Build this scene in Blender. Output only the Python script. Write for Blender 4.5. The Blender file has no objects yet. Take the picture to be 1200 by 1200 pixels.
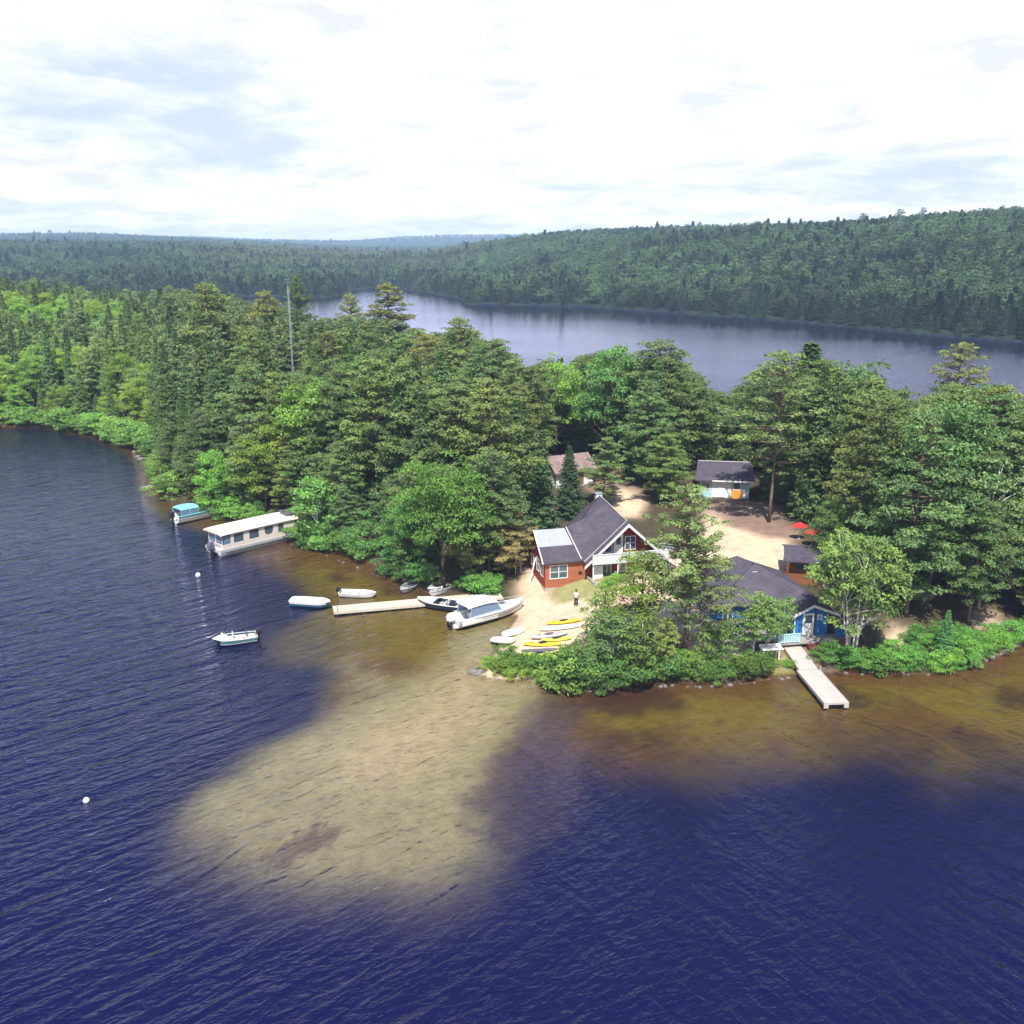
import bpy, math, random
import numpy as np
from mathutils import Vector, Matrix
PI = math.pi
R = math.radians
rnd = random.Random(7)
rng = np.random.default_rng(11)
SC = bpy.context.scene
COL = SC.collection

# ------------------------------------------------------------------ camera
CAM_H, PITCH, FOV = 35.0, R(15.05), R(55)
FPX = 600 / math.tan(FOV / 2)

def at(px, py, z=0.0):
    """world point at height z seen at photo pixel (px, py)"""
    u = (px - 600) / FPX; v = -(py - 600) / FPX
    dy = math.cos(PITCH) + v * math.sin(PITCH); dz = -math.sin(PITCH) + v * math.cos(PITCH)
    t = (z - CAM_H) / dz
    return (u * t, dy * t)

def to_px(x, y, z):
    zz = z - CAM_H
    dep = y * math.cos(PITCH) - zz * math.sin(PITCH); up = y * math.sin(PITCH) + zz * math.cos(PITCH)
    return 600 + FPX * x / dep, 600 - FPX * up / dep

cd = bpy.data.cameras.new('camera'); cam = bpy.data.objects.new('camera', cd); COL.objects.link(cam)
cam.location = (0, 0, CAM_H); cam.rotation_euler = (PI / 2 - PITCH, 0, 0)
cd.sensor_fit = 'HORIZONTAL'; cd.angle = FOV; cd.clip_start = 0.5; cd.clip_end = 30000
SC.camera = cam

# ------------------------------------------------------------------ nodes
class NT:
    def __init__(s, tree):
        s.t = tree; s.n = tree.nodes; s.l = tree.links
        s.n.clear()
    def __call__(s, kind, _in=None, **kw):
        nd = s.n.new(kind)
        for k, v in kw.items(): setattr(nd, k, v)
        for k, v in (_in or {}).items():
            sock = nd.inputs[k]
            if isinstance(v, bpy.types.NodeSocket): s.l.new(v, sock)
            else: sock.default_value = v
        return nd
    def math(s, op, a, b=0.0, c=0.0, clamp=False):
        nd = s('ShaderNodeMath', operation=op, use_clamp=clamp)
        for i, v in enumerate((a, b, c)):
            if isinstance(v, bpy.types.NodeSocket): s.l.new(v, nd.inputs[i])
            else: nd.inputs[i].default_value = v
        return nd.outputs[0]
    def mix(s, fac, a, b, blend='MIX'):
        nd = s('ShaderNodeMix', data_type='RGBA', blend_type=blend)
        for i, v in ((0, fac), (6, a), (7, b)):
            if isinstance(v, bpy.types.NodeSocket): s.l.new(v, nd.inputs[i])
            else:
                nd.inputs[i].default_value = v if i == 0 else (tuple(v) + (1,))[:4]
        return nd.outputs[2]
    def ramp(s, fac, stops, interp='LINEAR'):
        nd = s('ShaderNodeValToRGB'); cr = nd.color_ramp; cr.interpolation = interp
        while len(cr.elements) < len(stops): cr.elements.new(0.5)
        for e, (p, c) in zip(cr.elements, stops):
            e.position = p; e.color = (tuple(c) + (1,))[:4] if hasattr(c, '__len__') else (c, c, c, 1)
        s.l.new(fac, nd.inputs[0]); return nd.outputs[0]
    def noise(s, vec, scale, detail=3, rough=0.55, dist=0.0, out=0):
        i = {'Scale': scale, 'Detail': detail, 'Roughness': rough, 'Distortion': dist}
        if vec is not None: i['Vector'] = vec
        return s('ShaderNodeTexNoise', i).outputs[out]
    def mapping(s, vec, scale=(1, 1, 1), rot=(0, 0, 0), loc=(0, 0, 0)):
        return s('ShaderNodeMapping', {'Vector': vec, 'Scale': scale, 'Rotation': rot, 'Location': loc}).outputs[0]

MATS = {}
def mat_base(name):
    m = bpy.data.materials.new(name); m.use_nodes = True
    MATS[name] = m
    return m, NT(m.node_tree)

def out_surf(nt, sh): nt('ShaderNodeOutputMaterial', {'Surface': sh})

def plain(name, col, rough=0.6, var=0.12, scale=3.0, bump=0.0, metal=0.0, dirt=None, dirt_amt=0.0, stripes=None, spec=0.4, coat=0.0, bscale=None):
    """paint / wood / plastic with uneven tone; stripes=(axis, spacing_m, depth) for boards"""
    m, nt = mat_base(name)
    tc = nt('ShaderNodeTexCoord').outputs['Object']
    n = nt.noise(tc, scale, 5, 0.6)
    n2 = nt.noise(tc, scale * 7, 3, 0.6)
    f = nt.math('MULTIPLY_ADD', n, 0.7, nt.math('MULTIPLY', n2, 0.3))
    d = tuple(c * (1 - var * 1.6) for c in col); b = tuple(min(1, c * (1 + var)) for c in col)
    c = nt.mix(nt.math('MULTIPLY_ADD', f, 2.4, -0.7, clamp=True), d, b)
    if dirt:
        dn = nt.noise(tc, scale * 0.6, 6, 0.7)
        c = nt.mix(nt.math('MULTIPLY', nt.math('MULTIPLY_ADD', dn, 4, -1.9, clamp=True), dirt_amt), c, dirt)
    h = n2
    if stripes:
        ax, sp, dep = stripes[:3]
        sep = nt('ShaderNodeSeparateXYZ', {0: tc}).outputs[ax]
        fr = nt.math('FRACT', nt.math('DIVIDE', sep, sp))
        edge = nt.math('LESS_THAN', fr, 0.14)
        idx = nt.math('FLOOR', nt.math('DIVIDE', sep, sp))
        rn = nt('ShaderNodeTexWhiteNoise', {'W': idx}, noise_dimensions='1D').outputs[0]
        c = nt.mix(nt.math('MULTIPLY', rn, dep * 0.7), c, tuple(x * 0.55 for x in col))
        c = nt.mix(nt.math('MULTIPLY', edge, dep), c, tuple(x * 0.3 for x in col))
    bs = {'Base Color': c, 'Roughness': rough, 'Metallic': metal, 'Specular IOR Level': spec, 'Coat Weight': coat}
    if bump:
        bs['Normal'] = nt('ShaderNodeBump', {'Height': h, 'Strength': bump, 'Distance': 0.02}).outputs[0]
    out_surf(nt, nt('ShaderNodeBsdfPrincipled', bs).outputs[0])
    return m

def glass_dark(name='window_glass', col=(0.03, 0.045, 0.06)):
    m, nt = mat_base(name)
    tc = nt('ShaderNodeTexCoord').outputs['Object']
    c = nt.mix(nt.noise(tc, 1.3, 2), col, tuple(min(1, x * 3.5) for x in col))
    out_surf(nt, nt('ShaderNodeBsdfPrincipled', {'Base Color': c, 'Roughness': 0.06, 'Specular IOR Level': 0.8}).outputs[0])
    return m

def clear_vinyl(name, tint, alpha):
    m, nt = mat_base(name)
    d = nt('ShaderNodeBsdfPrincipled', {'Base Color': tuple(tint) + (1,), 'Roughness': 0.15}).outputs[0]
    t = nt('ShaderNodeBsdfTransparent').outputs[0]
    out_surf(nt, nt('ShaderNodeMixShader', {0: alpha, 1: t, 2: d}).outputs[0])
    return m

# ------------------------------------------------------------------ objects
def tag(o, label=None, cat=None, group=None, kind=None):
    if label: o['label'] = label
    if cat: o['category'] = cat
    if group: o['group'] = group
    if kind: o['kind'] = kind
    return o

def empty(name, label, cat, loc, rz=0.0, group=None):
    o = bpy.data.objects.new(name, None); COL.objects.link(o)
    o.location = loc; o.rotation_euler = (0, 0, rz); o.empty_display_size = 0.3
    return tag(o, label, cat, group)

def link_mesh(name, me, parent=None, loc=None, rot=None):
    o = bpy.data.objects.new(name, me); COL.objects.link(o)
    if parent is not None: o.parent = parent
    if loc is not None: o.location = loc
    if rot is not None: o.rotation_euler = rot
    return o

def copy_tree(o, parent=None):
    c = o.copy(); COL.objects.link(c); c.parent = parent
    for ch in o.children: copy_tree(ch, c)
    return c

class MB:
    """collects primitives, builds ONE mesh"""
    def __init__(s): s.v = []; s.f = []; s.M = Matrix.Identity(4)
    def pts(s, ps):
        k = len(s.v); s.v += [tuple(s.M @ Vector(p)) for p in ps]; return k
    def poly(s, ps):
        k = s.pts(ps); s.f.append(tuple(range(k, k + len(ps)))); return s
    def box(s, x0, x1, y0, y1, z0, z1, ch=0.0):
        ps = [(x, y, z) for z in (z0, z1) for y in (y0, y1) for x in (x0, x1)]
        k = s.pts(ps)
        s.f += [tuple(k + i for i in q) for q in ((0, 2, 3, 1), (4, 5, 7, 6), (0, 1, 5, 4), (2, 6, 7, 3), (0, 4, 6, 2), (1, 3, 7, 5))]
        return s
    def prism(s, outline, z0, z1):
        """outline: xy list (counter-clockwise) extruded z0..z1"""
        n = len(outline); k = s.pts([(x, y, z0) for x, y in outline] + [(x, y, z1) for x, y in outline])
        s.f.append(tuple(k + i for i in reversed(range(n)))); s.f.append(tuple(k + n + i for i in range(n)))
        s.f += [(k + i, k + (i + 1) % n, k + n + (i + 1) % n, k + n + i) for i in range(n)]
        return s
    def slab(s, top, th):
        """top polygon (ccw from above) given thickness straight down"""
        n = len(top); k = s.pts(list(top) + [(x, y, z - th) for x, y, z in top])
        s.f.append(tuple(k + i for i in range(n))); s.f.append(tuple(k + n + i for i in reversed(range(n))))
        s.f += [(k + n + i, k + n + (i + 1) % n, k + (i + 1) % n, k + i) for i in range(n)]
        return s
    def wallpoly(s, prof, axis, a, b):
        """profile polygon in (h, z) extruded along axis from a to b: axis 'y' -> h is x; axis 'x' -> h is y"""
        n = len(prof)
        mk = (lambda h, z, d: (h, d, z)) if axis == 'y' else (lambda h, z, d: (d, h, z))
        k = s.pts([mk(h, z, a) for h, z in prof] + [mk(h, z, b) for h, z in prof])
        s.f.append(tuple(k + i for i in range(n))); s.f.append(tuple(k + n + i for i in reversed(range(n))))
        s.f += [(k + n + i, k + n + (i + 1) % n, k + (i + 1) % n, k + i) for i in range(n)]
        return s
    def tube(s, path, rad, seg=8, cap=True):
        path = [Vector(p) for p in path]; n = len(path)
        rads = rad if hasattr(rad, '__len__') else [rad] * n
        rings = []
        for i, p in enumerate(path):
            d = (path[min(i + 1, n - 1)] - path[max(i - 1, 0)]).normalized()
            a = d.cross(Vector((0, 0, 1)))
            if a.length < 1e-3: a = d.cross(Vector((1, 0, 0)))
            a.normalize(); b = d.cross(a)
            rings.append(s.pts([p + (a * math.cos(2 * PI * j / seg) + b * math.sin(2 * PI * j / seg)) * rads[i] for j in range(seg)]))
        for r0, r1 in zip(rings, rings[1:]):
            s.f += [(r0 + j, r1 + j, r1 + (j + 1) % seg, r0 + (j + 1) % seg) for j in range(seg)]
        if cap:
            s.f.append(tuple(rings[0] + j for j in range(seg))); s.f.append(tuple(rings[-1] + j for j in reversed(range(seg))))
        return s
    def loft(s, rings, closed_ring=True, cap=False):
        ks = [s.pts(r) for r in rings]; m = len(rings[0])
        for r0, r1 in zip(ks, ks[1:]):
            for j in range(m if closed_ring else m - 1):
                s.f.append((r0 + j, r0 + (j + 1) % m, r1 + (j + 1) % m, r1 + j))
        if cap:
            s.f.append(tuple(ks[0] + j for j in reversed(range(m)))); s.f.append(tuple(ks[-1] + j for j in range(m)))
        return s
    def ball(s, c, r, seg=12, rings=8, sc=(1, 1, 1)):
        rr = []
        for i in range(rings + 1):
            ph = PI * i / rings; q = max(1e-3, math.sin(ph))
            rr.append([(c[0] + r * sc[0] * q * math.cos(2 * PI * j / seg), c[1] + r * sc[1] * q * math.sin(2 * PI * j / seg), c[2] - r * sc[2] * math.cos(ph)) for j in range(seg)])
        return s.loft(rr, True, True)
    def build(s, name, mat, parent=None, bevel=0.0, smooth=False, sub=0, loc=None, rot=None, solid=0.0):
        me = bpy.data.meshes.new(name); me.from_pydata(s.v, [], s.f); me.update()
        me.materials.append(MATS[mat] if isinstance(mat, str) else mat)
        import bmesh
        bm = bmesh.new(); bm.from_mesh(me); bmesh.ops.recalc_face_normals(bm, faces=bm.faces); bm.to_mesh(me); bm.free()
        if smooth: me.polygons.foreach_set('use_smooth', [True] * len(me.polygons))
        o = link_mesh(name, me, parent, loc, rot)
        if solid:
            md = o.modifiers.new('s', 'SOLIDIFY'); md.thickness = solid; md.offset = -1
        if bevel:
            md = o.modifiers.new('b', 'BEVEL'); md.width = bevel; md.segments = 2; md.limit_method = 'ANGLE'
        if sub:
            md = o.modifiers.new('u', 'SUBSURF'); md.levels = md.render_levels = sub
        return o
# ------------------------------------------------------------------ land and water outlines
def wp(lst, z=0.0): return [at(a, b, z) for a, b in lst]
COAST = wp([(-700, 497), (-200, 498), (0, 500), (60, 501), (105, 508), (140, 517), (165, 530), (181, 548), (184, 568), (197, 588), (225, 603), (250, 606),
            (285, 612), (322, 626), (350, 637), (378, 645), (402, 650), (430, 660), (455, 672), (472, 684), (500, 694), (540, 698),
            (566, 703), (590, 712), (607, 724), (598, 737), (592, 750), (583, 764), (570, 774), (556, 781), (553, 789), (575, 794),
            (620, 797), (650, 807), (690, 811), (722, 808), (760, 803), (800, 801), (860, 801), (900, 791), (940, 789), (1000, 787),
            (1040, 789), (1080, 790), (1120, 787), (1150, 778), (1175, 766), (1198, 756), (1240, 748), (1350, 735), (1500, 690)])
LAND_A = COAST + [(150, 120), (150, 160), (118, 172), (104, 178), (84, 181), (62, 187), (40, 195), (15, 208), (-10, 228), (-30, 258), (-50, 300),
                  (-75, 355), (-120, 420), (-200, 480), (-330, 540), (-620, 600), (-1600, 650), (-1600, 210)]
LAND_B = wp([(1500, 425), (1300, 410), (1200, 402), (1100, 394), (1000, 384), (900, 375), (800, 368), (700, 361), (620, 358), (570, 357.5), (548, 357),
             (538, 350), (515, 346), (490, 342), (465, 338), (440, 336.5), (420, 339), (404, 346), (380, 349), (340, 349), (300, 348), (250, 347)]) + \
         [(-520, 800), (-1600, 820), (-14000, 900), (-14000, 16000), (14000, 16000), (14000, 250), (700, 290)]

def sdist(P, poly):
    """signed distance to polygon, + inside"""
    P = np.asarray(P, float); x, y = P[:, 0], P[:, 1]
    d2 = np.full(len(P), 1e18); ins = np.zeros(len(P), bool)
    n = len(poly)
    for i in range(n):
        ax, ay = poly[i]; bx, by = poly[(i + 1) % n]
        ex, ey = bx - ax, by - ay
        t = np.clip(((x - ax) * ex + (y - ay) * ey) / (ex * ex + ey * ey + 1e-12), 0, 1)
        d2 = np.minimum(d2, (x - ax - t * ex) ** 2 + (y - ay - t * ey) ** 2)
        c = (ay > y) != (by > y)
        with np.errstate(divide='ignore', invalid='ignore'):
            xi = ax + (y - ay) * ex / (ey if ey != 0 else 1e-12)
        ins ^= c & (x < xi)
    d = np.sqrt(d2)
    return np.where(ins, d, -d)

def snoise(x, y, s, seed=0):
    """smooth cheap noise -1..1 (value noise)"""
    u = x / s + seed * 17.13; v = y / s - seed * 9.71
    i = np.floor(u); j = np.floor(v); fu = u - i; fv = v - j
    fu = fu * fu * (3 - 2 * fu); fv = fv * fv * (3 - 2 * fv)
    def h(a, b):
        q = np.sin(a * 127.1 + b * 311.7 + seed * 74.7) * 43758.5453
        return (q - np.floor(q)) * 2 - 1
    return (h(i, j) * (1 - fu) + h(i + 1, j) * fu) * (1 - fv) + (h(i, j + 1) * (1 - fu) + h(i + 1, j + 1) * fu) * fv
def fbm(x, y, s, seed=0, o=4):
    r = 0; a = 1; t = 0
    for k in range(o):
        r = r + a * snoise(x, y, s / 2 ** k, seed + k); t += a; a *= 0.55
    return r / t
def sst(a, b, v):
    t = np.clip((v - a) / (b - a), 0, 1); return t * t * (3 - 2 * t)

HB = ([-3000, -600, 0, 120, 240, 330, 420, 500, 560, 620, 700, 800, 900, 1000, 1100, 1200, 1400, 3500],
      [32, 32, 32, 31, 28, 20, 13, 14, 28, 36, 42, 45, 47, 48, 51, 54, 58, 58])
def land_height(P, sa=None, sb=None):
    P = np.asarray(P, float); x, y = P[:, 0], P[:, 1]
    if sa is None: sa = sdist(P, LAND_A)
    if sb is None: sb = sdist(P, LAND_B)
    wob = fbm(x, y, 9, 3)
    # own shore: quick low bank, then a gentle rise; wooded ground to the left climbs
    left = sst(-25, -120, x)
    a = 0.55 * sst(0, 1.6, sa) + 1.5 * sst(1, 11, sa) + np.clip(sa, 0, 400) * 0.016 + left * 8 * sst(5, 130, sa) + 0.22 * wob * sst(1, 9, sa)
    flat = np.exp(-(((x + 1) / 9) ** 2 + ((y - 93) / 7) ** 2))          # the little beach shelves gently
    a = a - flat * 0.55 * sst(0, 2, sa)
    d = np.hypot(x, y); pxs = 600 + FPX * x / np.maximum(y, 1) / math.cos(PITCH)
    hb = np.interp(pxs, HB[0], HB[1]) * (1 + 0.14 * fbm(x, y, 420, 12, 2) * sst(900, 1300, d))
    steep = np.interp(pxs, [500, 640], [520, 250])
    b = 1.2 * sst(0, 4, sb) + hb * (0.62 * sst(0, steep, sb) + 0.38 * sst(60, 2.1 * steep, sb)) * (1 + 0.10 * fbm(x, y, 190, 8))
    b = b + sst(2300, 3800, d) * (20 + 34 * fbm(x, y, 900, 21, 2)) * sst(900, 300, pxs)
    b = b + sst(4200, 5600, d) * (34 + 46 * fbm(x, y, 1300, 29, 2))
    b = np.minimum(b, 88)
    bed = -0.10 - 0.07 * np.clip(-np.maximum(sa, sb), 0, 60) * (0.5 + sst(0, 30, -np.maximum(sa, sb)))
    return np.where(sa > 0, a, np.where(sb > 0, b, np.maximum(bed, -7.0)))
def gz(x, y): return float(land_height([(x, y)])[0])
def G(px, py):
    """ground point seen at a photo pixel"""
    z = 1.0
    for _ in range(8):
        x, y = at(px, py, z); z = max(0.0, gz(x, y)) * 0.7 + z * 0.3
    x, y = at(px, py, z)
    return x, y, gz(x, y)

# ------------------------------------------------------------------ the ground sheet
rows = [14.0]
while rows[-1] < 6600: rows.append(rows[-1] * 1.0118 + 0.02)
rows = np.array([-60, -20, 5] + rows); NC = 460
tt = np.linspace(-1, 1, NC); tt = (0.72 * tt + 0.9 * tt ** 3) 
ww = np.maximum(rows, 60)
X = ww[:, None] * tt[None, :]; Y = np.repeat(rows[:, None], NC, 1)
PG = np.stack([X.ravel(), Y.ravel()], 1)
SA = sdist(PG, LAND_A); SB = sdist(PG, LAND_B); Z = land_height(PG, SA, SB)

SAND = np.array((0.62, 0.47, 0.325)); DIRT = np.array((0.23, 0.155, 0.12)); FLOOR = np.array((0.075, 0.06, 0.035)); GRASS = np.array((0.27, 0.26, 0.11))
def pxpoly(l, z): return [at(a, b, z) for a, b in l]
SANDS = [pxpoly([(556, 700), (600, 686), (612, 668), (628, 664), (652, 690), (700, 688), (760, 668), (800, 672), (850, 700), (880, 760), (850, 770), (800, 740), (752, 730), (700, 735), (668, 762), (620, 785), (575, 785), (560, 790), (540, 745)], 1.8),
         pxpoly([(704, 573), (732, 566), (760, 590), (752, 604), (722, 604)], 2.8), pxpoly([(835, 590), (860, 600), (930, 622), (938, 655), (900, 672), (840, 662), (800, 690), (770, 660), (815, 630)], 2.8),
         pxpoly([(628, 652), (610, 664), (626, 690), (648, 684)], 2.0),
         pxpoly([(1036, 742), (1044, 732), (1066, 734), (1066, 750)], 1.6), pxpoly([(1140, 716), (1160, 714), (1188, 742), (1176, 746)], 1.6)]
DIRTS = [pxpoly([(832, 592), (855, 583), (905, 592), (930, 620), (940, 632), (900, 628), (850, 612)], 2.8),
         pxpoly([(905, 742), (975, 742), (985, 768), (945, 772), (912, 760)], 1.6),
         pxpoly([(672, 562), (715, 552), (745, 570), (700, 574)], 3.0)]
GRASSES = [pxpoly([(640, 683), (690, 676), (732, 668), (735, 684), (690, 696), (650, 694)], 2.0), pxpoly([(900, 765), (935, 765), (940, 790), (890, 795)], 1.0)]
x, y = PG[:, 0], PG[:, 1]
near = (y < 420)
col = np.tile(FLOOR, (len(PG), 1))
nz1 = fbm(x, y, 3.2, 40); nz2 = fbm(x, y, 1.0, 50)
def blend(polys, c, soft=1.4):
    global col
    for p in polys:
        s = np.full(len(PG), -99.0); s[near] = sdist(PG[near], p)
        w = sst(-soft, soft, s + nz1 * 1.3)[:, None]
        col = col * (1 - w) + c * w
blend(SANDS, SAND)
lit_ = sst(0.05, 0.9, fbm(x, y, 5.5, 44) + 0.35 * nz2)[:, None] * 0.38 * (np.abs(col - SAND).sum(1) < .2)[:, None]; col = col * (1 - lit_) + DIRT * lit_
blend(DIRTS, DIRT); blend(GRASSES, GRASS, 0.7)
# forest floor far away reads as a green mass
far = sst(250, 420, np.hypot(x, y))[:, None]
col = col * (1 - far) + np.array((0.022, 0.036, 0.018)) * far
# lake bed
wet = np.maximum(SA, SB)
dep = -wet
bed_deep = np.array((0.005, 0.005, 0.04)); bed_brown = np.array((0.125, 0.068, 0.018)); bed_olive = np.array((0.165, 0.125, 0.018)); bed_sand = np.array((0.50, 0.41, 0.275))  # blue of the deep bed stands in for light scattered back by water
wob = fbm(x, y, 14, 60); wob2 = fbm(x, y, 5, 70)
def ell(pxc, pyc, rx, ry, rot=0.0, z=0):
    cx, cy = at(pxc, pyc, z); c, s = math.cos(rot), math.sin(rot)
    u = (x - cx) * c + (y - cy) * s; v = -(x - cx) * s + (y - cy) * c
    return 1 - np.sqrt((u / rx) ** 2 + (v / ry) ** 2)
b = np.tile(bed_deep, (len(PG), 1))
def over(w, c):
    global b
    w = np.clip(w, 0, 1)[:, None]; b = b * (1 - w) + np.asarray(c) * w
shelf = np.interp(600 + FPX * x / np.maximum(y, 1) / math.cos(PITCH), [-300, 0, 150, 220, 300, 500, 640, 760, 900, 1000, 1100, 1200], [1.5, 2, 3, 5.5, 10, 20, 12, 13, 12, 12, 13, 16])
shelf = np.where(SB > SA, 1.2, shelf * (1 + 0.25 * wob))
k = sst(1.25, 0.45, dep / shelf + 0.18 * wob2) * (SA > SB)
over(k * 0.95, bed_brown)
over(k * sst(-0.35, 0.35, wob2 + 0.7 * wob + .1) * sst(1.0, 4, dep) * 0.9, bed_olive)
over(k * sst(0.02, 0.42, fbm(x, y, 6, 110) + .25 * wob2 + .2 * fbm(x, y, 1.2, 112)) * 0.8, (0.045, 0.02, 0.014))
# red-brown under the dock bay, olive further out
over(sst(0.0, 0.35, ell(470, 730, 16, 9, 0.25) + 0.12 * wob) * 0.85, bed_olive * 1.05)
over(sst(0.0, 0.5, ell(400, 655, 13, 5.5, -0.35) + 0.10 * wob) * 0.7, bed_brown)
# the sand bar running out from the spit
def chain(pts, radii):
    d = np.full(len(PG), -9.0)
    for (p0, p1, r0, r1) in [(pts[i], pts[i + 1], radii[i], radii[i + 1]) for i in range(len(pts) - 1)]:
        ax, ay = at(*p0); bx, by = at(*p1); ex, ey = bx - ax, by - ay
        t = np.clip(((x - ax) * ex + (y - ay) * ey) / (ex * ex + ey * ey), 0, 1)
        d = np.maximum(d, (r0 + (r1 - r0) * t) - np.hypot(x - ax - t * ex, y - ay - t * ey))
    return d
bar = chain([(612, 748), (572, 792), (505, 850), (425, 905)], [4.5, 4.8, 7.4, 9.6])
bar = np.maximum(bar, chain([(290, 930), (390, 945), (470, 955)], [5.0, 8.0, 6.6]))
bar = np.maximum(bar, chain([(400, 770), (450, 810), (520, 850)], [1.5, 2.5, 5]) - 1.5)
over(sst(-3.0, 3.2, bar + 1.5 * wob + 1.1 * wob2) * 0.93, bed_sand * np.array((0.66, 0.72, 0.54)))
over(sst(1.0, 8, chain([(560, 770), (520, 840), (450, 885)], [4, 7, 8]) + 1.2 * wob) * 0.6, bed_sand * np.array((0.98, 0.95, 0.84)))
weed = (chain([(655, 830), (630, 880), (615, 930), (585, 965)], [2.5, 4.2, 4.4, 2.4]) + 1.3 * wob2 + 0.8 * wob + 1.3 * fbm(x, y, 1.8, 93) + 0.8 * fbm(x * .35 + y * .6, y - x * .5, 0.9, 97))
over(sst(-0.6, 2.0, weed) * (0.72 + .25 * fbm(x, y, 1.4, 95)), (0.075, 0.05, 0.06))
rk = chain([(325, 995), (365, 975)], [1.0, 1.5]) + 1.1 * fbm(x, y, 1.6, 90)
over(sst(-0.1, 0.5, rk + 1.2 * fbm(x, y, 0.7, 98)) * 0.7, (0.10, 0.055, 0.045))
under = (dep > 0)[:, None]
sh_edge = (sst(0.9, 0.0, dep) * (dep > 0) * (SA > SB))[:, None] * 0.5
b = b * (1 - sh_edge) + np.array((0.13, 0.06, 0.02)) * sh_edge
col = np.where(under, b, col)
# wet sand rim on the beach
rim = (sst(1.6, 0.0, SA) * (SA > 0))[:, None] * 0.45
col = col * (1 - rim * 0.6) * 1.0
col = np.clip(col * (1 + 0.10 * nz2[:, None] * (dep < 0)[:, None]), 0, 1)

def grid_mesh(name, V, nr, nc, mat):
    idx = np.arange(nr * nc).reshape(nr, nc)
    F = np.stack([idx[:-1, :-1], idx[:-1, 1:], idx[1:, 1:], idx[1:, :-1]], -1).reshape(-1, 4)
    me = bpy.data.meshes.new(name)
    me.vertices.add(len(V)); me.vertices.foreach_set('co', V.astype(np.float32).ravel())
    me.loops.add(F.size); me.loops.foreach_set('vertex_index', F.ravel().astype(np.int32))
    me.polygons.add(len(F)); me.polygons.foreach_set('loop_start', (np.arange(len(F)) * 4).astype(np.int32))
    me.polygons.foreach_set('loop_total', np.full(len(F), 4, np.int32))
    me.update(calc_edges=True); me.polygons.foreach_set('use_smooth', np.ones(len(F), bool))
    me.materials.append(mat); return me

m, nt = mat_base('ground')
at_ = nt('ShaderNodeVertexColor', layer_name='tone').outputs[0]
pos = nt('ShaderNodeNewGeometry').outputs['Position']
n1 = nt.noise(pos, 0.9, 6, 0.65); n2 = nt.noise(pos, 5.0, 6, 0.8)
nn = nt.math('MULTIPLY_ADD', n1, 0.5, nt.math('MULTIPLY', n2, 0.5))
v = nt.math('MULTIPLY_ADD', nn, 2.0, 0.02)
vc = nt('ShaderNodeCombineXYZ', {0: v, 1: v, 2: v}).outputs[0]
c = nt.mix(1.0, at_, vc, 'MULTIPLY')
bp = nt('ShaderNodeBump', {'Height': nn, 'Strength': 0.5, 'Distance': 0.15}).outputs[0]
out_surf(nt, nt('ShaderNodeBsdfPrincipled', {'Base Color': c, 'Roughness': 0.95, 'Specular IOR Level': 0.1, 'Normal': bp}).outputs[0])
shoal = np.clip(np.maximum.reduce([sst(-3.5, 3, bar), sst(1.4, 0.4, dep / shelf) * .9]), 0, 1)
Z = np.where(dep > 0, np.minimum(-0.08, Z * (1 - 0.76 * shoal)), Z)
DEPTH = np.where(dep > 0, -Z, 0)
V = np.stack([PG[:, 0], PG[:, 1], Z], 1)
me = grid_mesh('ground', V, len(rows), NC, m)
ca = me.color_attributes.new('tone', 'FLOAT_COLOR', 'POINT')
ca.data.foreach_set('color', np.concatenate([col, np.ones((len(col), 1))], 1).astype(np.float32).ravel())
tag(link_mesh('ground', me), kind='structure')

# ------------------------------------------------------------------ the water sheet
m, nt = mat_base('lake_water')
pos = nt('ShaderNodeNewGeometry').outputs['Position']
depth = nt('ShaderNodeAttribute', attribute_name='depth').outputs['Fac']
p1 = nt.mapping(nt.mapping(pos, rot=(0, 0, R(-43))), (0.24, 1.0, 1))
p2 = nt.mapping(nt.mapping(pos, rot=(0, 0, R(58))), (0.30, 1.0, 1), loc=(7, 3, 0))
p3 = nt.mapping(nt.mapping(pos, rot=(0, 0, R(-22))), (0.45, 1.0, 1), loc=(17, 3, 0))
wx = nt.math('MULTIPLY_ADD', nt('ShaderNodeSeparateXYZ', {0: pos}).outputs[0], 0.022, nt.math('MULTIPLY', nt.noise(pos, 0.03, 2), 0.7), clamp=True)
w1 = nt.math('ADD', nt.math('MULTIPLY', nt.noise(p1, 0.85, 3, 0.5, 0.5), nt.math('SUBTRACT', 1.0, wx)), nt.math('MULTIPLY', nt.noise(p2, 0.85, 3, 0.5, 0.5), wx))
w2 = nt.noise(p3, 2.0, 3, 0.55, 0.4)
w3 = nt.noise(p1, 6.5, 2, 0.5)
gust = nt.math('MULTIPLY_ADD', nt.noise(nt.mapping(pos, (0.35, 1, 1), (0, 0, R(-15))), 0.018, 3, 0.5), 2.6, -0.75, clamp=True)
hgt = nt.math('MULTIPLY_ADD', w1, 0.60, nt.math('MULTIPLY_ADD', w2, 0.22, nt.math('MULTIPLY', w3, 0.035)))
bump = nt('ShaderNodeBump', {'Height': hgt, 'Strength': nt.math('MULTIPLY', nt.math('MAXIMUM', nt.math('MULTIPLY_ADD', nt('ShaderNodeSeparateXYZ', {0: pos}).outputs[1], -0.0026, 1.25, clamp=True), 0.22), nt.math('MULTIPLY_ADD', gust, 0.45, 0.62)), 'Distance': 0.58}).outputs[0]
fr = nt('ShaderNodeFresnel', {'IOR': 1.34, 'Normal': bump}).outputs[0]
frb = nt.math('MULTIPLY_ADD', fr, 1.45, 0.0, clamp=True)
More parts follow.
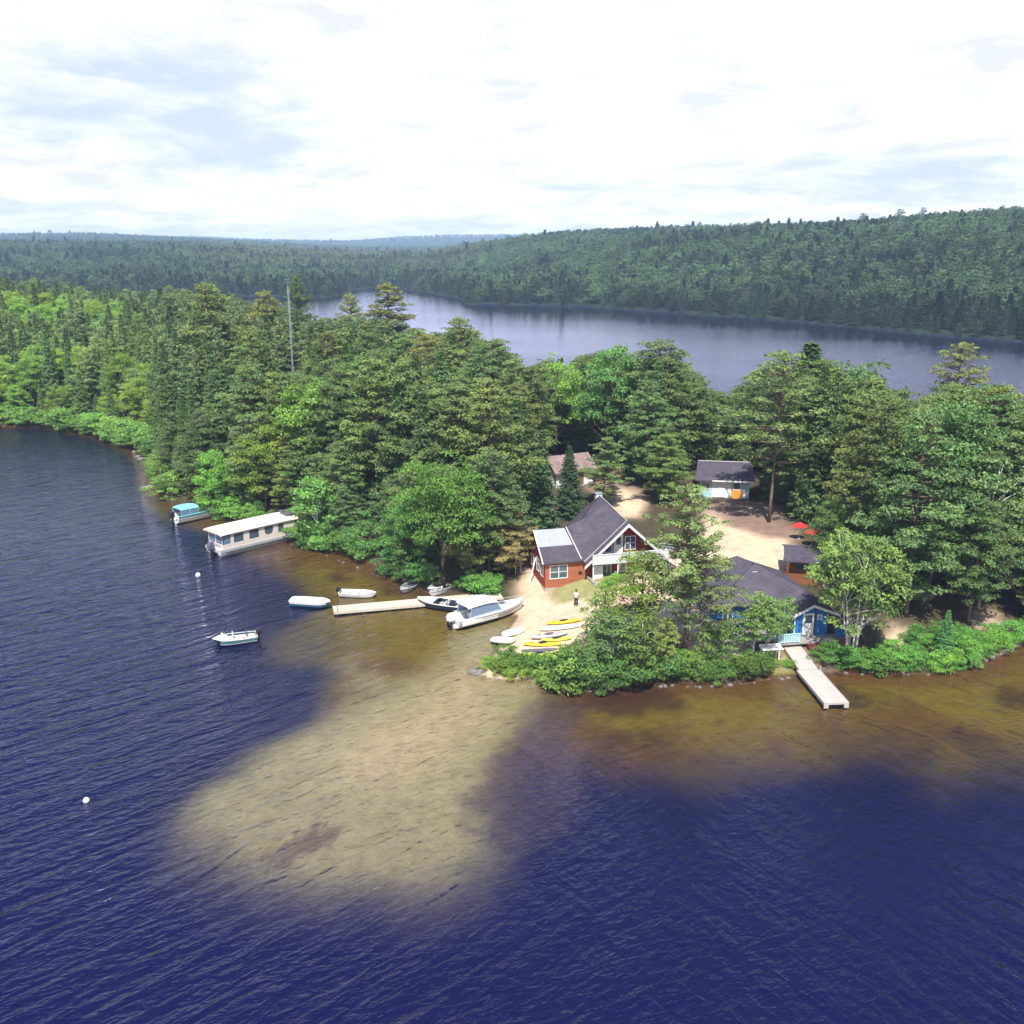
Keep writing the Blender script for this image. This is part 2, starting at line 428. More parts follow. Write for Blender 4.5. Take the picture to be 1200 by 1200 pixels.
gl = nt('ShaderNodeBsdfGlossy', {'Color': (0.76, 0.77, 1.0, 1), 'Roughness': 0.05, 'Normal': bump}).outputs[0]
tr = nt('ShaderNodeBsdfTransparent', {'Color': (0.95, 0.93, 0.92, 1)}).outputs[0]
# diffuse blue stands in for weak sky reflection and light scattered back
body = nt('ShaderNodeBsdfDiffuse', {'Color': (0.005, 0.004, 0.056, 1), 'Normal': bump}).outputs[0]
mx = nt('ShaderNodeMixShader', {0: nt.math('SUBTRACT', 1.0, nt.math('POWER', 2.718, nt.math('MULTIPLY', depth, -0.22))), 1: tr, 2: body}).outputs[0]
out_surf(nt, nt('ShaderNodeMixShader', {0: frb, 1: mx, 2: gl}).outputs[0])
nr = int((rows < 1500).sum()); kw = nr * NC
VW = np.stack([PG[:kw, 0], PG[:kw, 1], np.zeros(kw)], 1)
me = grid_mesh('water', VW, nr, NC, m)
a_ = me.attributes.new('depth', 'FLOAT', 'POINT'); a_.data.foreach_set('value', np.clip(DEPTH[:kw], 0, 9).astype(np.float32))
tag(link_mesh('water', me), kind='structure')
# ------------------------------------------------------------------ sky, clouds, sun, air
SUN_V = Vector((-0.06, -1.0, 0)).normalized(); SUN_EL = R(56)
sv = Vector((SUN_V.x * math.cos(SUN_EL), SUN_V.y * math.cos(SUN_EL), math.sin(SUN_EL)))
w = bpy.data.worlds.new('World'); SC.world = w; w.use_nodes = True
nt = NT(w.node_tree)
sky = nt('ShaderNodeTexSky', sky_type='NISHITA', sun_disc=False, sun_elevation=SUN_EL, sun_rotation=math.atan2(SUN_V.x, SUN_V.y), altitude=400, air_density=1.0, dust_density=0.6, ozone_density=1.5).outputs[0]
gen = nt('ShaderNodeTexCoord').outputs['Generated']
sp = nt('ShaderNodeSeparateXYZ', {0: gen}); zc = nt.math('MAXIMUM', sp.outputs[2], 0.0)
den = nt.math('ADD', zc, 0.16)
cx = nt.math('DIVIDE', sp.outputs[0], den); cy = nt.math('DIVIDE', sp.outputs[1], den)
pl = nt('ShaderNodeCombineXYZ', {0: cx, 1: cy, 2: nt.math('MULTIPLY', zc, 3.0)}).outputs[0]
big = nt.noise(nt.mapping(pl, loc=(3.1, 5.6, 0)), 0.85, 8, 0.60, 0.35)
fine = nt.noise(pl, 2.1, 6, 0.6, 0.3)
cl = nt.math('MULTIPLY_ADD', big, 0.75, nt.math('MULTIPLY', fine, 0.25))
thr = nt.ramp(zc, [(0.0, 0.34), (0.10, 0.37), (0.31, 0.38), (0.46, 0.54), (1.0, 0.60)])
cover = nt.math('MULTIPLY', nt.math('SUBTRACT', cl, thr), 8.0, clamp=True)
shade = nt.noise(nt.mapping(pl, loc=(0.15, -0.5, 0)), 2.9, 7, 0.60, 0.5)
cc = nt.mix(nt.math('MULTIPLY_ADD', shade, 4.5, -1.55, clamp=True), (4.75, 4.9, 5.15), (6.7, 6.7, 6.75))
skyb = nt.mix(1.0, sky, nt('ShaderNodeCombineXYZ', {0: 0.85, 1: 0.88, 2: 1.0}).outputs[0], 'MULTIPLY')
hz = nt.ramp(zc, [(0.0, 0.97), (0.24, 0.90), (0.42, 0.10)])
skyb = nt.mix(hz, skyb, (3.8, 4.35, 5.0))
allc = nt.mix(cover, skyb, cc)
bg = nt('ShaderNodeBackground', {'Color': allc, 'Strength': 0.13}).outputs[0]
nt('ShaderNodeOutputWorld', {'Surface': bg})
ld = bpy.data.lights.new('sun', 'SUN'); ld.energy = 4.8; ld.angle = R(0.6); ld.color = (1.0, 0.955, 0.88)
so = bpy.data.objects.new('sun', ld); COL.objects.link(so); so.rotation_euler = (-sv).to_track_quat('-Z', 'Y').to_euler()
SC.view_settings.view_transform = 'Standard'; SC.view_settings.look = 'None'; SC.view_settings.exposure = 0.56; SC.view_settings.gamma = 1
SC.cycles.max_bounces = 6; SC.cycles.diffuse_bounces = 2; SC.cycles.glossy_bounces = 2; SC.cycles.transparent_max_bounces = 8; SC.cycles.transmission_bounces = 2
SC.cycles.volume_bounces = 1; SC.cycles.sample_clamp_indirect = 4; SC.cycles.caustics_reflective = False; SC.cycles.caustics_refractive = False
SC.cycles.use_denoising = True

m = bpy.data.materials.new('haze'); m.use_nodes = True; nt = NT(m.node_tree)
nt('ShaderNodeOutputMaterial', {'Volume': nt('ShaderNodeVolumePrincipled', {'Color': (0.50, 0.70, 1.0, 1), 'Density': 0.00015, 'Anisotropy': -0.25}).outputs[0]})
hz = MB().box(-9500, 9500, -160, 6700, -9, 116)
MATS['haze'] = m
tag(hz.build('haze', 'haze'), kind='stuff')
# ------------------------------------------------------------------ foliage
def foliage_mat(name, src, trans=0.28):
    """src: 'OBJ' reads the object's colour, 'INST' reads the per-tree tint of a far wood"""
    m, nt = mat_base(name)
    if src == 'OBJ': base = nt('ShaderNodeObjectInfo').outputs['Color']
    else:
        a = nt('ShaderNodeAttribute', attribute_type='INSTANCER', attribute_name='tint'); base = a.outputs['Color']
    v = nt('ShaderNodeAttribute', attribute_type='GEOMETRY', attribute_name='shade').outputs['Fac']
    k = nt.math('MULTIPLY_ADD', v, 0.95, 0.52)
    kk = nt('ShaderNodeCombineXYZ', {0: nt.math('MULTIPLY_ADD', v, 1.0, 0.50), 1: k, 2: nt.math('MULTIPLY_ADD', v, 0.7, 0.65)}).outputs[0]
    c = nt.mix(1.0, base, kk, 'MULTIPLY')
    p = nt('ShaderNodeBsdfPrincipled', {'Base Color': c, 'Roughness': 0.55, 'Specular IOR Level': 0.35}).outputs[0]
    t = nt('ShaderNodeBsdfTranslucent', {'Color': nt.mix(1.0, c, (1.15, 1.25, 0.6), 'MULTIPLY')}).outputs[0]
    out_surf(nt, nt('ShaderNodeMixShader', {0: trans, 1: p, 2: t}).outputs[0])
    return m
foliage_mat('leaves', 'OBJ'); foliage_mat('far_leaves', 'INST', 0.15)
def bark(name, c1, c2, sc=(3, 3, 0.6), marks=False):
    m, nt = mat_base(name)
    tc = nt.mapping(nt('ShaderNodeTexCoord').outputs['Object'], sc)
    n = nt.noise(tc, 3.0, 4, 0.6)
    c = nt.mix(nt.math('MULTIPLY_ADD', n, 3, -1, clamp=True), c1, c2)
    if marks:
        k = nt.noise(nt.mapping(nt('ShaderNodeTexCoord').outputs['Object'], (2, 2, 12)), 1.6, 3)
        c = nt.mix(nt.math('GREATER_THAN', k, 0.62), c, (0.04, 0.035, 0.03))
    out_surf(nt, nt('ShaderNodeBsdfPrincipled', {'Base Color': c, 'Roughness': 0.9, 'Specular IOR Level': 0.15, 'Normal': nt('ShaderNodeBump', {'Height': n, 'Distance': 0.03}).outputs[0]}).outputs[0])
bark('pine_bark', (0.12, 0.085, 0.07), (0.23, 0.17, 0.14))
bark('spruce_bark', (0.09, 0.07, 0.055), (0.17, 0.13, 0.11))
bark('birch_bark', (0.55, 0.52, 0.48), (0.72, 0.70, 0.66), marks=True)
bark('dead_wood', (0.30, 0.27, 0.25), (0.46, 0.43, 0.41))

class Leaves:
    def __init__(s, seed): s.r = np.random.default_rng(seed); s.c = []; s.n = []; s.L = []; s.W = []; s.s = []; s.dirs = []
    def add(s, c, n, L, W, shade, d=None):
        k = len(c); s.c.append(c); s.n.append(n); s.L.append(np.broadcast_to(L, (k,)) * s.r.uniform(0.7, 1.3, k)); s.W.append(np.broadcast_to(W, (k,)) * s.r.uniform(0.7, 1.3, k))
        s.s.append(np.clip(np.broadcast_to(shade, (k,)) + s.r.normal(0, 0.13, k), 0, 1)); s.dirs.append(s.r.normal(size=(k, 3)) if d is None else d)
    def clump(s, c, rad, n, L, W, shade, up=0.35, rnd_n=0.5, flat=False):
        d = s.r.normal(size=(n, 3)); d /= np.linalg.norm(d, axis=1)[:, None]
        d[:, 2] = np.where(d[:, 2] < -0.25, -d[:, 2] * 0.7, d[:, 2])
        rr = s.r.uniform(0.55, 1.08, n)[:, None]
        P = np.asarray(c) + d * rr * np.asarray(rad)
        N = d / np.asarray(rad); N /= np.linalg.norm(N, axis=1)[:, None]
        N = N + np.array([0, 0, up]) + s.r.normal(size=(n, 3)) * rnd_n
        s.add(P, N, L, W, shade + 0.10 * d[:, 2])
    def mesh(s, name, mat):
        c = np.concatenate(s.c); n = np.concatenate(s.n); L = np.concatenate(s.L); W = np.concatenate(s.W); sh = np.concatenate(s.s); dr = np.concatenate(s.dirs)
        n /= np.linalg.norm(n, axis=1)[:, None] + 1e-9
        t = dr - n * (dr * n).sum(1)[:, None]; t /= np.linalg.norm(t, axis=1)[:, None] + 1e-9
        b = np.cross(n, t); k = len(c)
        bend = n * (L * 0.22)[:, None]
        V = np.stack([c - t * L[:, None] - bend, c + b * W[:, None], c + t * L[:, None] - bend, c - b * W[:, None]], 1).reshape(-1, 3)
        me = bpy.data.meshes.new(name)
        me.vertices.add(4 * k); me.vertices.foreach_set('co', V.astype(np.float32).ravel())
        me.loops.add(4 * k); me.loops.foreach_set('vertex_index', np.arange(4 * k, dtype=np.int32))
        me.polygons.add(k); me.polygons.foreach_set('loop_start', np.arange(0, 4 * k, 4, dtype=np.int32)); me.polygons.foreach_set('loop_total', np.full(k, 4, np.int32))
        me.update(calc_edges=True); me.polygons.foreach_set('use_smooth', np.zeros(k, bool))
        a = me.attributes.new('shade', 'FLOAT', 'FACE'); a.data.foreach_set('value', sh.astype(np.float32))
        me.materials.append(MATS[mat]); return me

def trunk_path(r, H, lean=0.03, n=7):
    p = []; x = y = 0.0
    lx, ly = r.normal(0, lean), r.normal(0, lean)
    for i in range(n):
        t = i / (n - 1); p.append((x, y, t * H - 0.4 * (i == 0))); x += (lx + r.normal(0, 0.012)) * H / n; y += (ly + r.normal(0, 0.012)) * H / n
    return p
def along(path, z):
    for a, b in zip(path, path[1:]):
        if a[2] <= z <= b[2] + 1e-6:
            t = (z - a[2]) / (b[2] - a[2]); return np.array([a[0] + (b[0] - a[0]) * t, a[1] + (b[1] - a[1]) * t, z])
    return np.array(path[-1])

def make_pine(seed, H=16, wide=3.6, base=0.28, sparse=1.0, card=1.0, prof=None, mat='leaves', tr=.2):
    """layered plates of needles on near-level limbs"""
    r = np.random.default_rng(seed); lv = Leaves(seed); tb = MB()
    path = trunk_path(r, H * 0.97); tb.tube(path, [tr * H / 16 * (1 - 0.82 * i / 6) for i in range(7)], 7)
    z = H * base; ang = 0
    while z < H * 0.97:
        t = (z / H - base) / (1 - base)
        pr = (prof or (lambda t: (1 - t) ** 0.62 * (0.55 + 0.9 * min(1, t * 3.2))))(t)
        nb = r.integers(4, 7)
        for k in range(nb):
            ang += 2 * PI / nb + r.normal(0, 0.3)
            if r.uniform() < 0.12: continue
            ln = max(0.45, wide * pr * r.uniform(0.62, 1.18)); p0 = along(path, min(z + r.uniform(-.5, .5), H * .96))
            rise = r.uniform(0.02, 0.30) + 0.4 * t
            d = np.array([math.cos(ang), math.sin(ang), rise * 0.55])
            p1 = p0 + d * ln * 0.55; p2 = p0 + d * ln + np.array([0, 0, ln * 0.06 - 0.04 * ln * ln * 0.3])
            tb.tube([p0, p1, p2], [0.055 * H / 16 + 0.012 * ln, 0.04, 0.015], 4, False)
            nc = max(1, int(ln / 0.75 * sparse)); cs = r.uniform(0.25, 0.75)
            for q in range(nc):
                f = 0.42 + 0.62 * (q + r.uniform(0, .6)) / nc if nc > 1 else 0.9
                off = r.normal(0, 0.22 * ln * 0.5, 3) * np.array([1, 1, 0.3])
                c = p0 + (p2 - p0) * f + off + np.array([0, 0, 0.12])
                R_ = r.uniform(0.42, 0.86) * (0.7 + 0.3 * pr)
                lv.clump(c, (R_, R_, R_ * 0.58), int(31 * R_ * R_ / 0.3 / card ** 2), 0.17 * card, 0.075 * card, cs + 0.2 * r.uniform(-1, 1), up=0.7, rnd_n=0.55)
        z += r.uniform(0.5, 0.85) * (1 - 0.35 * t) * H / 16
    lv.clump(along(path, H * .95) + np.array([0, 0, .2]), (0.5, 0.5, 0.9), int(80 / card ** 2), 0.16 * card, 0.07 * card, 0.6)
    return tb, lv

def make_spruce(seed, H=15, wide=2.6, card=1.0, base=0.03, thin=1.0):
    r = np.random.default_rng(seed); lv = Leaves(seed); tb = MB()
    path = trunk_path(r, H * 0.985, 0.012); tb.tube(path, [0.19 * H / 15 * (1 - 0.9 * i / 6) for i in range(7)], 6)
    z = H * base; ang = r.uniform(0, 6)
    while z < H * 0.98:
        t = z / H; pr = (1 - t) ** 0.82 * (0.72 + 0.28 * min(1, t * 6)) * r.uniform(0.85, 1.1)
        nb = int(r.integers(6, 9) * thin) + 1
        cs0 = r.uniform(0.3, 0.6)
        for k in range(nb):
            ang += 2 * PI / nb + r.normal(0, 0.25)
            ln = max(0.18, wide * pr * r.uniform(0.7, 1.2)); p0 = along(path, z)
            droop = -0.32 + 0.55 * t
            nseg = max(2, int(ln / 0.30 / card)); u = (np.arange(nseg) + r.uniform(0, 1, nseg)) / nseg
            m = 7
            uu = np.repeat(u, m) ** 0.8
            dirv = np.array([math.cos(ang), math.sin(ang), 0])
            side = np.array([-math.sin(ang), math.cos(ang), 0])
            wgt = (0.30 + 0.26 * ln * (1 - uu * 0.75)) * r.uniform(-1, 1, len(uu)) * 0.75
            P = p0 + dirv * (uu * ln)[:, None] + side * wgt[:, None] + np.array([0, 0, 1]) * (droop * uu * ln + 0.14 * ln * uu ** 2 - 0.10 * np.abs(wgt) + r.uniform(-0.14, 0.05, len(uu)))[:, None]
            N = np.array([0, 0, 1.0]) + dirv * 0.55 + r.normal(size=(len(uu), 3)) * 0.42
            D = dirv + side * np.sign(wgt)[:, None] * 0.8 + np.array([0, 0, -0.35]) + r.normal(size=(len(uu), 3)) * 0.15
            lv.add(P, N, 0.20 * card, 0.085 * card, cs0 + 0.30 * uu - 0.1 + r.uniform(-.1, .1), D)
            tb.tube([p0, p0 + (dirv + np.array([0, 0, droop * .8])) * ln * 0.8], [0.03, 0.01], 3, False) if ln > 1.2 and k % 2 == 0 else None
        z += r.uniform(0.26, 0.42) * (1 - 0.3 * t) * H / 15 * (1.0 if card < 1.6 else 1.7)
    return tb, lv

def make_leafy(seed, H=12, wide=4.2, base=0.12, n=85, card=1.0, stems=1, spread=0.5, crad=(0.65, 1.25), dens=1.0, trunk_r=0.2, lean=0.03, asp=0.5):
    """rounded crown of leaf clumps held on forking limbs"""
    r = np.random.default_rng(seed); lv = Leaves(seed); tb = MB()
    tops = []
    for s in range(stems):
        a = 2 * PI * s / stems + r.uniform(-.5, .5); sp_ = 0 if stems == 1 else spread * r.uniform(.5, 1)
        path = [(0.06 * stems * math.cos(a), 0.06 * stems * math.sin(a), -0.3)]
        for i in range(1, 7):
            t = i / 6; path.append((path[0][0] + math.cos(a) * sp_ * H * 0.34 * t + r.normal(0, .08), path[0][1] + math.sin(a) * sp_ * H * 0.34 * t + r.normal(0, .08), H * (0.93 if stems == 1 else r.uniform(.78, .94)) * t ** 0.95))
        for i in range(1, 7): path[i] = (path[i][0], path[i][1], max(path[i][2], path[i - 1][2] + 0.3))
        tb.tube(path, [trunk_r / (1 if stems == 1 else 1.7) * (1 - 0.85 * i / 6) + 0.012 for i in range(7)], 6); tops.append(path)
    zc = H * (base + 1) / 2; rz = H * (1 - base) / 2
    # big lobes make the outline uneven
    lobes = []
    for i in range(9):
        ph = math.acos(r.uniform(-0.75, 1)); th = r.uniform(0, 2 * PI)
        lobes.append((np.array([math.sin(ph) * math.cos(th) * wide * .55, math.sin(ph) * math.sin(th) * wide * .55, math.cos(ph) * rz * .55]), r.uniform(.42, .62)))
    k = 0
    while k < n:
        L, f = lobes[r.integers(0, 9)] if r.uniform() < .85 else (np.zeros(3), 0.9)
        d = r.normal(size=3); d /= np.linalg.norm(d)
        if d[2] < -0.5: continue
        c = L + d * np.array([wide, wide, rz]) * f * r.uniform(.72, 1.0)
        if (c[0] / wide) ** 2 + (c[1] / wide) ** 2 + (c[2] / rz) ** 2 > 1.15: continue
        c = c + np.array([0, 0, zc]); k += 1
        q = r.uniform(*crad)
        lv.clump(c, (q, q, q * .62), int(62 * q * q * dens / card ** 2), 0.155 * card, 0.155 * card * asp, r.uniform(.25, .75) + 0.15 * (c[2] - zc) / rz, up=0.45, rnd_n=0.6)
        if k % 3 == 0:
            path = tops[r.integers(0, len(tops))]
            p0 = along(path, max(0.15 * H, c[2] - r.uniform(.12, .3) * H))
            md = (p0 + c) / 2 + np.array([0, 0, .15])
            tb.tube([p0, md, c], [0.05 * H / 12, 0.032, 0.012], 4, False)
    return tb, lv

PROTO = {}
def proto(kind, tb, lv, trunk_mat, H):
    tm = None
    if tb is not None:
        o = tb.build('t', trunk_mat, smooth=True); tm = o.data; bpy.data.objects.remove(o)
        tm.name = 'trunk'
    PROTO.setdefault(kind, []).append((tm, lv.mesh('crown', 'leaves'), H))
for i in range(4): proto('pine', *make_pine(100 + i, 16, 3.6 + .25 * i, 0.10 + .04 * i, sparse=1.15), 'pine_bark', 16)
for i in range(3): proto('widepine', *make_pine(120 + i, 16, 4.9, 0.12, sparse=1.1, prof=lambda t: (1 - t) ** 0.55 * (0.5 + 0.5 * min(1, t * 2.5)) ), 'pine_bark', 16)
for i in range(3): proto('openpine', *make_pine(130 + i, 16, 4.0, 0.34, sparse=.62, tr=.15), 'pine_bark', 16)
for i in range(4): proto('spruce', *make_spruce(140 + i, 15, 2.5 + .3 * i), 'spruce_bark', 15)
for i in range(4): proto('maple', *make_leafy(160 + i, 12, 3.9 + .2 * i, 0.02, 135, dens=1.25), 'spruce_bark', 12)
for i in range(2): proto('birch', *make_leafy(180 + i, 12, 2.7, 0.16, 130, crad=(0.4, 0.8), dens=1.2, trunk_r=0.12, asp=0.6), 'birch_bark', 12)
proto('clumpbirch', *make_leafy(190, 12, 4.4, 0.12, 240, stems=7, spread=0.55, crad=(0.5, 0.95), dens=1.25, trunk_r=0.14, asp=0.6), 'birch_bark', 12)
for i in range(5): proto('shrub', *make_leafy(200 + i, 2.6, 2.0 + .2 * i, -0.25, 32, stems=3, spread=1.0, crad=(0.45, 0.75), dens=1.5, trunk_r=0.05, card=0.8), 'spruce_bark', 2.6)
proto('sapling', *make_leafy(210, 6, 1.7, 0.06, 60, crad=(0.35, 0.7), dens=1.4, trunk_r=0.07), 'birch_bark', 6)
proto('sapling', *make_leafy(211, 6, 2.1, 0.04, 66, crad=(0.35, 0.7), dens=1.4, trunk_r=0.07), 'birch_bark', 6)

NAMES = {'openpine': 'pine_tree', 'pine': 'pine_tree', 'widepine': 'pine_tree', 'spruce': 'spruce_tree', 'maple': 'broadleaf_tree', 'birch': 'birch_tree', 'clumpbirch': 'birch_tree', 'shrub': 'shrub', 'sapling': 'young_tree'}
CATS = {'openpine': 'pine tree', 'pine': 'pine tree', 'widepine': 'pine tree', 'spruce': 'spruce tree', 'maple': 'leafy tree', 'birch': 'birch tree', 'clumpbirch': 'birch tree', 'shrub': 'shrub', 'sapling': 'young tree'}
TINT = {'openpine': (0.18, 0.21, 0.08), 'pine': (0.146, 0.215, 0.078), 'widepine': (0.162, 0.225, 0.082), 'spruce': (0.112, 0.175, 0.068), 'maple': (0.165, 0.260, 0.055), 'birch': (0.145, 0.225, 0.075), 'clumpbirch': (0.145, 0.225, 0.08),
        'shrub': (0.16, 0.25, 0.05), 'sapling': (0.13, 0.21, 0.07)}
TG = 1.55
COUNT = {}
SPOTS = []
def tree(kind, x, y, H, label, group=None, wide=1.0, tint=None, var=0.22, which=None, sink=0.05, z=None, tilt=(0, 0)):
    P = PROTO[kind]; tm, cm, h0 = P[which if which is not None else rnd.randrange(len(P))]
    if z is None: z = gz(x, y)
    o = empty(NAMES[kind], label, CATS[kind], (x, y, z - sink), rnd.uniform(0, 2 * PI), group)
    o.rotation_euler.x, o.rotation_euler.y = tilt
    s = H / h0; sw = s * wide * rnd.uniform(.94, 1.06); o.scale = (sw, sw, s)
    a = link_mesh('trunk', tm, o); b_ = link_mesh('crown', cm, o)
    t = tuple(c * TG * q for c, q in zip(tint, (1.0, 1.0, .88))) if tint else TINT[kind]; k = 1 + rnd.uniform(-var, var); wv = rnd.uniform(-.16, .12)
    if kind == 'shrub': k = 1 + rnd.uniform(-.38, .25)
    k *= 1.14
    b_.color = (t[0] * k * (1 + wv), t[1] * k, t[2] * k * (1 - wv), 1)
    COUNT[NAMES[kind]] = COUNT.get(NAMES[kind], 0) + 1
    return o
# ------------------------------------------------------------------ trees that stand out, each placed on its own
def T(kind, px, py, topy, label, wide=1.0, **kw):
    """a tree whose foot stands at photo pixel (px, py) on the ground and whose tip reaches topy"""
    x, y, z = G(px, py)
    H = 1.0
    for _ in range(12):
        H += (to_px(x, y, z + H)[1] - topy) * math.hypot(x, y) / FPX
    SPOTS.append((x, y, 1.6 if kind == 'shrub' else 2.2))
    return tree(kind, x, y, H, label, wide=wide, **kw)
GREY_PINE = (0.15, 0.165, 0.062)
T('openpine', 802, 770, 568, 'tallest pine of the open clump on the near shore, between red lodge and blue cabin', .95, tint=(0.15, 0.18, 0.06), which=1)
T('openpine', 806, 750, 604, 'slim pine leaning close on the lodge side of the near-shore pine clump', 0.62, tint=(0.13, 0.165, 0.055), which=2)
T('openpine', 822, 782, 640, 'shorter pale pine on the cabin side of the near-shore pine clump', 1.15, tint=(0.17, 0.19, 0.07), which=0)
T('pine', 778, 784, 722, 'low yellow-green pine at the foot of the near-shore pine clump', .8, tint=(0.15, 0.19, 0.06))
T('openpine', 901, 612, 413, 'big pine with a bare lower trunk beside the mint cabin yard', 1.25, tint=(0.125, 0.15, 0.05), which=0)
T('spruce', 945, 560, 396, 'tall dark tree with a rounded tip behind the big yard pine', 2.1, tint=(0.075, 0.12, 0.045))
T('maple', 1000, 590, 424, 'dense dark tree with a rusty dead tip behind the red parasols', 0.95, tint=(0.085, 0.125, 0.05))
T('openpine', 1106, 560, 402, 'tall open pine with ragged level limbs standing against the far lake', 1.05, tint=(0.17, 0.20, 0.085), which=1)
T('pine', 775, 548, 398, 'tall dark pine in front of the far lake, up-slope of the red lodge', 1.3, which=3, tint=(0.09, 0.125, 0.045))
T('maple', 716, 545, 403, 'fresh green leafy tree among the dark pines above the lodge', 0.8, tint=(0.10, 0.19, 0.06))
T('maple', 652, 540, 414, 'bright yellow-green leafy tree at the lake edge above the lodge', 0.8, tint=(0.13, 0.22, 0.05))
T('widepine', 546, 520, 372, 'broad spreading pine with the highest crown left of the lodge', 1.05, which=2)
T('widepine', 500, 540, 392, 'broad pale pine with layered limbs in the middle of the wood', 1.05, tint=GREY_PINE)
T('pine', 457, 470, 332, 'tall feathery pine standing clear above the wood against the far lake', 1.25, tint=GREY_PINE, which=0)
T('widepine', 355, 440, 323, 'tall pine with a rounded top just beside the antenna mast', 0.72, tint=(0.09, 0.13, 0.04), which=1)
T('pine', 320, 455, 340, 'slender pine left of the antenna mast with its tip against the far shore', 0.8, tint=(0.12, 0.14, 0.05))
T('pine', 417, 450, 343, 'thin grey pine between the antenna mast and the tall feathery pine', 0.7, tint=(0.14, 0.15, 0.06))
T('widepine', 262, 500, 331, 'huge round-topped pine rising over the wood at the bay', 1.05, tint=(0.13, 0.155, 0.055))
T('widepine', 385, 520, 388, 'wide pine with bare grey boughs just right of the antenna mast', 1.0, tint=(0.12, 0.135, 0.05))
T('maple', 522, 688, 530, 'large dark green maple overhanging the moored craft at the long dock', 1.02, tint=(0.075, 0.155, 0.035), which=1)
T('maple', 478, 672, 575, 'round leafy tree at the water behind the inner end of the long dock', 0.85, tint=(0.085, 0.165, 0.04), which=2)
T('maple', 548, 660, 545, 'bright crowned leafy tree beside the sandy lodge path', 0.75, tint=(0.10, 0.19, 0.035), which=0)
T('pine', 596, 672, 590, 'small brownish pine with drooping bare twigs beside the lodge path', 1.5, tint=(0.17, 0.15, 0.075), which=0)
T('spruce', 668, 606, 520, 'dark young spruce close behind the red lodge', 1.25, tint=(0.05, 0.085, 0.04))
T('spruce', 636, 622, 500, 'dark spruce touching the back corner of the red lodge', 1.0)
T('pine', 775, 590, 508, 'green young pine at the edge of the sand behind the lodge', 1.35, tint=(0.10, 0.165, 0.055))
T('maple', 252, 604, 528, 'bright green leafy tree over the turquoise canopy boat', 0.95, tint=(0.10, 0.21, 0.045))
T('sapling', 374, 640, 556, 'light green young tree at the bow of the pontoon houseboat', 1.1, tint=(0.10, 0.20, 0.05))
T('clumpbirch', 996, 768, 612, 'many-stemmed white birch beside the landward end of the right-hand dock', 1.0, tint=(0.14, 0.20, 0.055))
T('birch', 881, 775, 688, 'small birch in front of the blue cabin roof', 1.25, tint=(0.10, 0.175, 0.055))
T('sapling', 915, 760, 697, 'slender sapling before the blue cabin porch', 0.8, tint=(0.11, 0.19, 0.06))
T('sapling', 858, 772, 720, 'bushy sapling at the sand path left of the blue cabin', 1.2, tint=(0.09, 0.16, 0.05))
T('sapling', 838, 782, 730, 'small leafy tree on the shore before the left end of the blue cabin', 1.2, tint=(0.10, 0.17, 0.05))
T('birch', 897, 772, 700, 'second small birch, hiding the middle of the blue cabin', 1.2, tint=(0.11, 0.175, 0.05))
T('maple', 972, 676, 585, 'green leafy tree leaning over the log cabin porch', 0.8, tint=(0.10, 0.16, 0.05))
T('spruce', 1104, 772, 714, 'little bright spruce in the shore scrub on the right', 1.5, tint=(0.085, 0.18, 0.06))
T('maple', 1085, 700, 470, 'big dark leafy tree filling the point right of the white birch', 0.8, tint=(0.065, 0.115, 0.04), which=3)
T('birch', 1148, 712, 520, 'tall birch with dead grey limbs near the right edge', 1.25, tint=(0.10, 0.14, 0.055))
T('maple', 1190, 722, 560, 'yellow-green drooping tree at the right edge of the shore', 0.75, tint=(0.15, 0.19, 0.06))
T('widepine', 1045, 640, 455, 'dense blue-green pine behind the white birch', 0.95, tint=(0.08, 0.115, 0.045))
T('widepine', 985, 668, 505, 'dark pine spreading over the brown log cabin', 0.72, tint=(0.10, 0.13, 0.05))
T('maple', 1150, 600, 450, 'green leafy tree in front of the far lake near the right edge', 0.8, tint=(0.085, 0.14, 0.05))
T('pine', 706, 592, 512, 'young green pine in front of the brown-roofed cabin above the lodge', 1.2)
T('spruce', 690, 802, 738, 'scrubby cedar on the near shore beside the kayaks', 1.3, tint=(0.11, 0.16, 0.05))
T('sapling', 696, 760, 693, 'thin bush standing behind the yellow kayaks', .85, tint=(0.13, 0.17, 0.06))
T('sapling', 752, 800, 725, 'leafy young tree on the near shore, left of the pine clump', 1.1, tint=(0.085, 0.14, 0.04))
T('sapling', 718, 790, 716, 'bushy young tree with brown twigs over the stony shore', 1.15, tint=(0.10, 0.15, 0.045))
# a rusty dead tip, and a dead limb
# ------------------------------------------------------------------ shrubs along the water
def shrub_line(pts, n, h, label, group, tint, jit=1.0, wide=1.0):
    W = [G(*p)[:2] for p in pts]
    seg = [math.dist(a, b) for a, b in zip(W, W[1:])]; tot = sum(seg)
    for i in range(n):
        s = tot * (i + rnd.uniform(.2, .8)) / n
        for a, b, L in zip(W, W[1:], seg):
            if s <= L: break
            s -= L
        t = s / L; x = a[0] + (b[0] - a[0]) * t + rnd.gauss(0, .35) * jit; y = a[1] + (b[1] - a[1]) * t + abs(rnd.gauss(0, .9)) * jit
        if gz(x, y) < 0.05: y += 1.2
        if gz(x, y) < 0.05: continue
        tree('shrub', x, y, h * rnd.uniform(.7, 1.25), label, group, wide * rnd.uniform(.85, 1.15), tint=tint)
shrub_line([(560, 785), (600, 793), (640, 797)], 11, 0.95, 'low yellow-green bush on the tip of the sand spit by the kayaks', 'low bushes on the sand spit', (0.17, 0.25, 0.045), .5)
